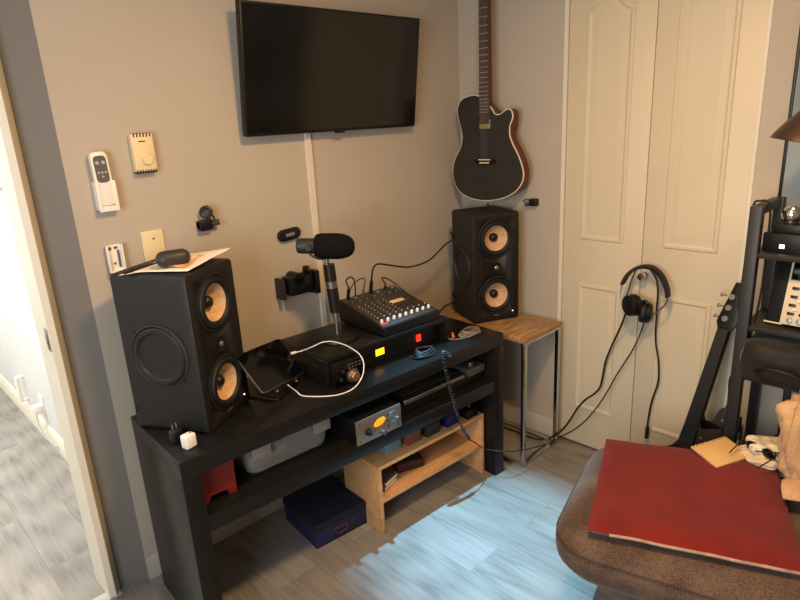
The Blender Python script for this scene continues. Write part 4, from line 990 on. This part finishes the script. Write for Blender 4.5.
for i in range(6): MB().lathe([(.008, 0), (.008, .01), (0, .011)], MG @ Vector((-.004, .012 - i * .028, .028)), MG.to_3x3() @ Vector((-1, 0, 0)), 14).build('knob', M_steel, fpd)
# black bag on the lower shelf
bg = thing('equipment_bag', 'slouching black nylon bag on the lower rack shelf', 'bag', (1.63, -1.70, .7005), 0)
rows = []
mbg = MB(); 
r_ = bmesh.ops.create_uvsphere(mbg.bm, u_segments=40, v_segments=24, radius=1)
for v in r_['verts']:
    c = v.co.copy(); mxx = max(abs(c.x), abs(c.y), abs(c.z)); c = (c / mxx * .62 + c * .38)
    e = lambda t, p: math.copysign(abs(t) ** p, t)
    x, y, z = e(c.x, .8) * .128, e(c.y, .9) * .235, e(c.z, .9) * .074
    nn = noise.noise(Vector((x * 14, y * 9, z * 16))) * .014 + noise.noise(Vector((x * 30, y * 26, z * 30))) * .006
    z2 = max(0, z + .068 + (nn if c.z > -.6 else 0)); v.co = Vector((x + nn, y + nn * .5, z2))
mbg.build('bag', M_bag, bg, angle=180)
MB().tube([(-.125, .16, .05), (-.15, .12, .075), (-.15, .05, .07), (-.13, .0, .03)], .006, 8).build('strap', M_rubber, bg)

# picture on the wall behind the rack
def picture_mat():
    m = bpy.data.materials.new('blue_painting'); m.use_nodes = True
    nt = m.node_tree; b = nt.nodes['Principled BSDF']; L = nt.links.new
    tc = nt.nodes.new('ShaderNodeTexCoord'); sp = nt.nodes.new('ShaderNodeSeparateXYZ'); L(tc.outputs['Object'], sp.inputs[0])
    n = nt.nodes.new('ShaderNodeTexNoise'); n.inputs['Scale'].default_value = 3.5; n.inputs['Detail'].default_value = 2; L(tc.outputs['Object'], n.inputs['Vector'])
    cr = nt.nodes.new('ShaderNodeValToRGB'); e = cr.color_ramp.elements
    e[0].position = .35; e[0].color = lin((70, 84, 92)); e[1].position = .62; e[1].color = lin((134, 144, 142))
    L(n.outputs['Fac'], cr.inputs['Fac']); L(cr.outputs['Color'], b.inputs['Base Color']); b.inputs['Roughness'].default_value = .35
    return m
pc = thing('framed_picture', 'large blue-grey picture in a thin black frame behind the rack', 'picture', (XR, -1.86, 1.2), 0)
MB().box((-.02, -.395, .012), (-.004, .395, .75)).build('canvas', picture_mat(), pc)
fm = MB().box((-.026, -.405, 0), (0, .405, .011), .001).box((-.026, -.405, .751), (0, .405, .762), .001).box((-.026, -.405, .011), (0, -.396, .751), .001).box((-.026, .396, .011), (0, .405, .751), .001)
fm.build('frame', M_black, pc)

# ------------------------------------------------------------------ sofa end, cushion, clothes
sr = math.radians(-15.3)
sw_, sl_, st0, st1 = .66, .88, .278, .43
sb = Vector((.712, -1.248, 0))      # far-left corner (near the desk, left side)
sf = thing('chaise_seat', 'brown-grey upholstered chaise seat with rounded corners', 'seat', sb, math.radians(15.3))
# local: +x along the end edge, -y along the length
mbs = MB()
rr = .14
prof = [(0.0, st0 + .0), (.045, st0 - .005), (.0, st0), (-.0, 0)]
loop = [(u + sw_ / 2, v - sl_ / 2) for u, v in rrect(sw_, sl_, rr, 8)]
def inset(loop, k, z):
    cx = sw_ / 2; cyy = -sl_ / 2; out = []
    for u, v in loop:
        out.append(Vector((cx + (u - cx) * (1 - k / (sw_ / 2)), cyy + (v - cyy) * (1 - k / (sl_ / 2)), z)))
    return out
stack = [(.10, st0 - .002), (.05, st0), (.02, st0 + .015), (.004, st0 + .04), (0, st0 + .07), (.001, st0 + .092), (.006, st0 + .1), (.001, st0 + .108), (.004, st1 - .05), (.018, st1 - .022), (.045, st1 - .006), (.09, st1), (.2, st1 + .004)]
RV = [[mbs.bm.verts.new(v) for v in inset(loop, k, z)] for k, z in stack]
for A, B in zip(RV, RV[1:]):
    for i in range(len(A)): mbs.bm.faces.new((A[i], A[(i + 1) % len(A)], B[(i + 1) % len(A)], B[i]))
mbs.bm.faces.new(RV[0][::-1]); mbs.bm.faces.new(RV[-1])
mbs.build('upholstery', M_sofa, sf, angle=60)
for (x, y) in ((.42, -.45), (.56, -.45), (.42, -.72), (.56, -.72)):
    MB().cyl((x, y, 0), (x, y, st0), .02, .028, 14).build('leg', M_black, sf)
# red cushion
K = [Vector((1.275, -1.150, 0)), Vector((.780, -1.345, 0)), Vector((.985, -1.835, 0)), Vector((1.5, -1.625, 0))]
cu_ = thing('seat_cushion', 'flat red fabric seat cushion lying on the chaise seat', 'cushion', (K[0] + K[1] + K[2] + K[3]) / 4 + Vector((0, 0, st1 + .003)), 0)
co = cu_.location.copy()
def cush(z_of, name, m, ext=0, nu=36):
    rows = []
    for i in range(nu + 1):
        r = []
        for j in range(nu + 1):
            u, v = j / nu, i / nu
            p = (K[1] * (1 - u) + K[0] * u) * (1 - v) + (K[2] * (1 - u) + K[3] * u) * v
            c = (K[0] + K[1] + K[2] + K[3]) / 4
            p = c + (p - c) * (1 + ext)
            wob = .004 * noise.noise(Vector((u * 6, v * 6, 2)))
            p += Vector((wob, wob, 0))
            r.append(Vector((p.x - co.x, p.y - co.y, z_of(u, v))))
        rows.append(r)
    return rows
def edge(u, v):
    d = min(u, 1 - u, v, 1 - v)
    return min(1, d / .12) ** .5 if d > 0 else 0
def ztopf(u, v):
    wr = .0035 * abs(noise.noise(Vector((u * 9, v * 4, 7)))) * (1 if v > .55 else .4) + .003 * math.sin((v * 1.0 + u * .25) * 22 + 3 * noise.noise(Vector((u * 3, v * 3, 1)))) * math.exp(-((v - .8) / .16) ** 2)
    return .022 + .018 * edge(u, v) + wr * edge(u, v)
def zbot(u, v): return .022 - .0215 * min(1, 1.6 * edge(u, v))
ru_, rl_ = cush(ztopf, 'a', None), cush(zbot, 'b', None)
MB().sheet(ru_).build('top_cover', M_redc, cu_, angle=180)
MB().sheet(rl_).build('lining', M_under, cu_, angle=180)
pip = [ru_[i][0] for i in range(4, 37, 2)]
MB().tube([p + Vector((0, 0, -.002)) for p in pip], .0045, 8, 2).build('side_seam', mat('pale_seam', (158, 128, 112), .7, var=.3, scale=40), cu_)
# clothes heap, notebook and small stuff on the chaise by the rack
nbk = thing('spiral_notebook', 'tan spiral notebook lying by the beige jacket', 'notebook', (1.478, -1.478, .492), 0)
nbk.rotation_euler = (math.radians(4), math.radians(6), math.radians(-118))
MB().box((-.0, -.14, 0), (.115, 0, .008), .001).build('cover', M_note, nbk)
wr = MB()
for i in range(11):
    yy = -.008 - i * .0125
    wr.tube([Vector((.004 + .006 * math.cos(a), yy, .004 + .007 * math.sin(a))) for a in [2 * PI * k / 8 for k in range(8)]], .0011, 5, 1, closed=True)
wr.build('spiral_binding', M_black, nbk)
def blob(name, label, cat, loc, size, m, amp=.02, fr=10, seed=0, power=.75, parts=None):
    b = MB(); rr = bmesh.ops.create_uvsphere(b.bm, u_segments=56, v_segments=36, radius=1)
    for v in rr['verts']:
        c = v.co.copy(); e = lambda t, p: math.copysign(abs(t) ** p, t)
        q = Vector((e(c.x, power) * size[0], e(c.y, power) * size[1], e(c.z, power) * size[2]))
        a = noise.noise(Vector((c.x * fr * .3 + seed, c.y * fr * .3, c.z * fr * .15)))
        bnd = 1 - abs(noise.noise(Vector((c.x * fr * .45 + seed, c.y * fr * .4, c.z * fr * .22 + 3)))) * 2
        q += c * (amp * a * 1.5 + amp * bnd * .8)
        q.z = max(0, q.z + size[2]); v.co = q
    t = thing(name, label, cat, loc, 0)
    b.build('cloth', m, t, angle=180)
    return t
jk = blob('jacket', 'crumpled beige jacket heaped on the chaise at the right edge', 'jacket', (1.435, -1.765, .468), (.09, .10, .15), M_beige, .026, 11, 3)
fl = MB(); rows = []
for i in range(14):
    r = []
    for j in range(10):
        u, v = i / 13, j / 9
        r.append(Vector((-.20 + .26 * v + .02 * math.sin(u * 5), .05 - .40 * u + .02 * math.sin(v * 7), .02 + .05 * v + .012 * math.sin(v * 9 + u * 6) + .01 * noise.noise(Vector((u * 5, v * 5, 1))))))
    rows.append(r)
fl.sheet(rows); fl.build('sleeve', M_beige, jk, angle=180, solid=.006)
pch = thing('zip_pouch', 'white patterned pouch beside the notebook', 'pouch', (1.475, -1.60, .493), math.radians(30))
MB().box((-.045, -.06, 0), (.045, .05, .035), .015, seg=3).build('pouch', mat('patterned_cloth', (214, 200, 176), .8, var=.5, scale=34), pch)
MB().box((-.047, -.045, .018), (-.044, .04, .021)).build('zip', M_dark, pch)
sg_ = thing('sunglasses', 'dark sunglasses resting on the notebook', 'sunglasses', (1.43, -1.60, .497), math.radians(70))
for sx in (-1, 1): MB().ball(None, (.024, .006, .017), Matrix.Translation((sx * .028, 0, .017))).build('lens', M_blackgloss, sg_)
MB().tube([(-.006, 0, .022), (0, -.002, .025), (.006, 0, .022)], .002, 6).tube([(-.052, 0, .024), (-.056, .03, .02), (-.05, .08, .004)], .002, 6).tube([(.052, 0, .024), (.056, .03, .02), (.05, .08, .004)], .002, 6).build('frame', M_rubber, sg_)
cloth2 = blob('folded_shirt', 'pale cloth bundle under the notebook', 'cloth', (1.455, -1.60, .468), (.05, .07, .012), mat('pale_cloth', (206, 186, 156), .9, var=.1), .008, 9, 8)
cup_ = thing('leather_strap', 'dark brown leather strap lying across the red cushion edge', 'strap', (1.36, -1.76, .472), math.radians(-40))
MB().box((-.09, -.018, 0), (.09, .018, .004), .001).build('band', mat('dark_leather', (58, 30, 20), .4), cup_)
MB().tube([(.085, -.02, .004), (.11, -.02, .004), (.11, .02, .004), (.085, .02, .004)], .003, 8, 0, closed=True).build('buckle', M_steel, cup_)

# ------------------------------------------------------------------ desk lamp at the right edge
lc = P(805, 143, 'y', -1.565)
lmp = thing('desk_lamp', 'dark metal cone desk lamp reaching in at the right edge', 'lamp', lc, 0)
axl_ = Vector((.10, -.16, .9)).normalized()
MB().lathe([(.094, 0), (.096, .0), (.09, .016), (.07, .05), (.045, .085), (.024, .105), (.022, .14), (.0, .145), (.0, .138), (.018, .134), (.02, .104), (.042, .082), (.067, .047), (.087, .014), (.094, 0)], (0, 0, 0), axl_, 40).build('lamp_shade', M_lampsh, lmp)
MB().ball(None, (.024, .024, .03), Matrix.Translation(axl_ * .055)).build('bulb', mat('bulb_glow', (255, 220, 170), .5, emit=(255, 196, 120), estr=8), lmp)
MB().tube([axl_ * .13, axl_ * .16 + Vector((.02, -.03, .0)), Vector((.12, -.35, .30)), Vector((.16, -.42, .32))], .007, 8).tube([Vector((.16, -.42, .32)), Vector((.14, -.45, .1)), Vector((.10, -.50, -.185))], .007, 8, 2).build('arm', M_lampsh, lmp)
MB().box((.08, -.52, -.215), (.125, -.48, -.165), .003).build('clamp', M_black, lmp)

# ================================================================== HALL THINGS
ho = thing('wall_outlet', 'white hall outlet with a plugged-in white adapter', 'outlet', (HX, 1.47, .17), 0)
MB().box((-.006, -.035, 0), (0, .035, .11), .002).build('plate', M_white, ho)
MB().box((-.05, -.025, .01), (-.006, .02, .06), .006).build('adapter', M_white, ho)
MB().tube([(-.04, 0, .012), (-.045, -.04, -.05), (-.03, -.12, -.1), (-.02, -.2, -.12)], .003, 6).build('cord', M_pale, ho)
hb = thing('grab_bar', 'slim white vertical handle mounted low on the hall wall', 'handle', (HX, 1.82, .16), 0)
MB().tube([(0, 0, .13), (-.03, 0, .13), (-.034, 0, .12), (-.034, -.0, .0), (-.028, 0, -.01), (0, 0, -.01)], .010, 8, 2).build('bar', M_white, hb)
hpic = thing('framed_print', 'pale framed print hanging on the hall wall beyond the doorway', 'picture', (HX, .98, 1.40), 0)
MB().box((-.02, -.28, 0), (0, .52, .022), .002).box((-.02, -.28, .5), (0, .52, .52), .002).box((-.02, -.28, .02), (0, -.26, .5), .002).box((-.02, .5, .02), (0, .52, .5), .002).build('frame', M_pale, hpic)
MB().box((-.01, -.26, .022), (-.003, .5, .5)).build('print', mat('leaf_print', (226, 228, 226), .5, var=.12, scale=9), hpic)

# ================================================================== LIGHTS
cl_ = thing('ceiling_light', 'round flush ceiling light in the middle of the room', 'ceiling light', (.42, -1.42, HC - .06), 0)
MB().lathe([(0, .0), (.10, .004), (.135, .02), (.14, .045)], (0, 0, 0), (0, 0, 1), 36).build('diffuser', mat('lamp_glow', (255, 226, 180), .5, emit=(255, 200, 130), estr=8), cl_)
MB().lathe([(.145, .03), (.15, .035), (.15, .06), (0, .06)], (0, 0, 0), (0, 0, 1), 36).build('rim', M_steel, cl_)
spf = thing('ceiling_spotlight', 'small black ceiling spotlight above the table front', 'spotlight', (1.0, -.66, HC), 0)
MB().cyl((0, 0, 0), (0, 0, -.05), .035, n=24).build('can', M_black, spf)
def area(name, loc, rot, size, size_y, power, col, shape='RECTANGLE', spread=PI):
    l = bpy.data.lights.new(name, 'AREA'); l.energy = power; l.color = col; l.shape = shape; l.size = size; l.size_y = size_y; l.spread = spread
    o = bpy.data.objects.new(name, l); COL.objects.link(o); o.location = loc; o.rotation_euler = rot; return o
area('ceiling_lamp_light', (.42, -1.42, HC - .075), (0, 0, 0), .24, .24, 37, (1, .60, .245), 'DISK')
sp = bpy.data.lights.new('spotlight_light', 'SPOT'); sp.energy = 860; sp.color = (.26, .66, 1); sp.spot_size = math.radians(29.5); sp.spot_blend = 1.0; sp.shadow_soft_size = .014
so = bpy.data.objects.new('spotlight_light', sp); COL.objects.link(so); so.location = (1.0, -.60, HC - .06)
so.rotation_euler = (Vector((1.0, -.80, 0)) - Vector(so.location)).to_track_quat('-Z', 'Y').to_euler()
pl = bpy.data.lights.new('desk_lamp_light', 'SPOT'); pl.energy = 1.2; pl.color = (1, .62, .32); pl.spot_size = math.radians(150); pl.spot_blend = .5; pl.shadow_soft_size = .03
po = bpy.data.objects.new('desk_lamp_light', pl); COL.objects.link(po); po.location = lc + axl_ * .0
po.rotation_euler = (-axl_).to_track_quat('-Z', 'Y').to_euler()
# daylight: hall window and the side window
area('hall_window_light', (-.65, 3.38, 1.35), (PI / 2, 0, 0), 1.0, 1.6, 110, (1, 1, .98))
area('hall_fill_light', (-.7, 1.5, HC - .03), (0, 0, 0), .5, 1.6, 90, (1, .99, .96))  # added overhead fill for the hall daylight, no lamp fixture here
area('side_window_light', (XL + .02, -1.7, 1.45), (0, -PI / 2, 0), 1.1, 1.2, 42, (.92, .97, 1))

w = bpy.data.worlds.new('world'); SC.world = w; w.use_nodes = True
w.node_tree.nodes['Background'].inputs['Color'].default_value = (.75, .85, 1, 1)
w.node_tree.nodes['Background'].inputs['Strength'].default_value = .8
SC.view_settings.view_transform = 'Standard'; SC.view_settings.look = 'None'
SC.view_settings.gamma = 1.0; SC.view_settings.use_curve_mapping = False
SC.view_settings.exposure = 0.0
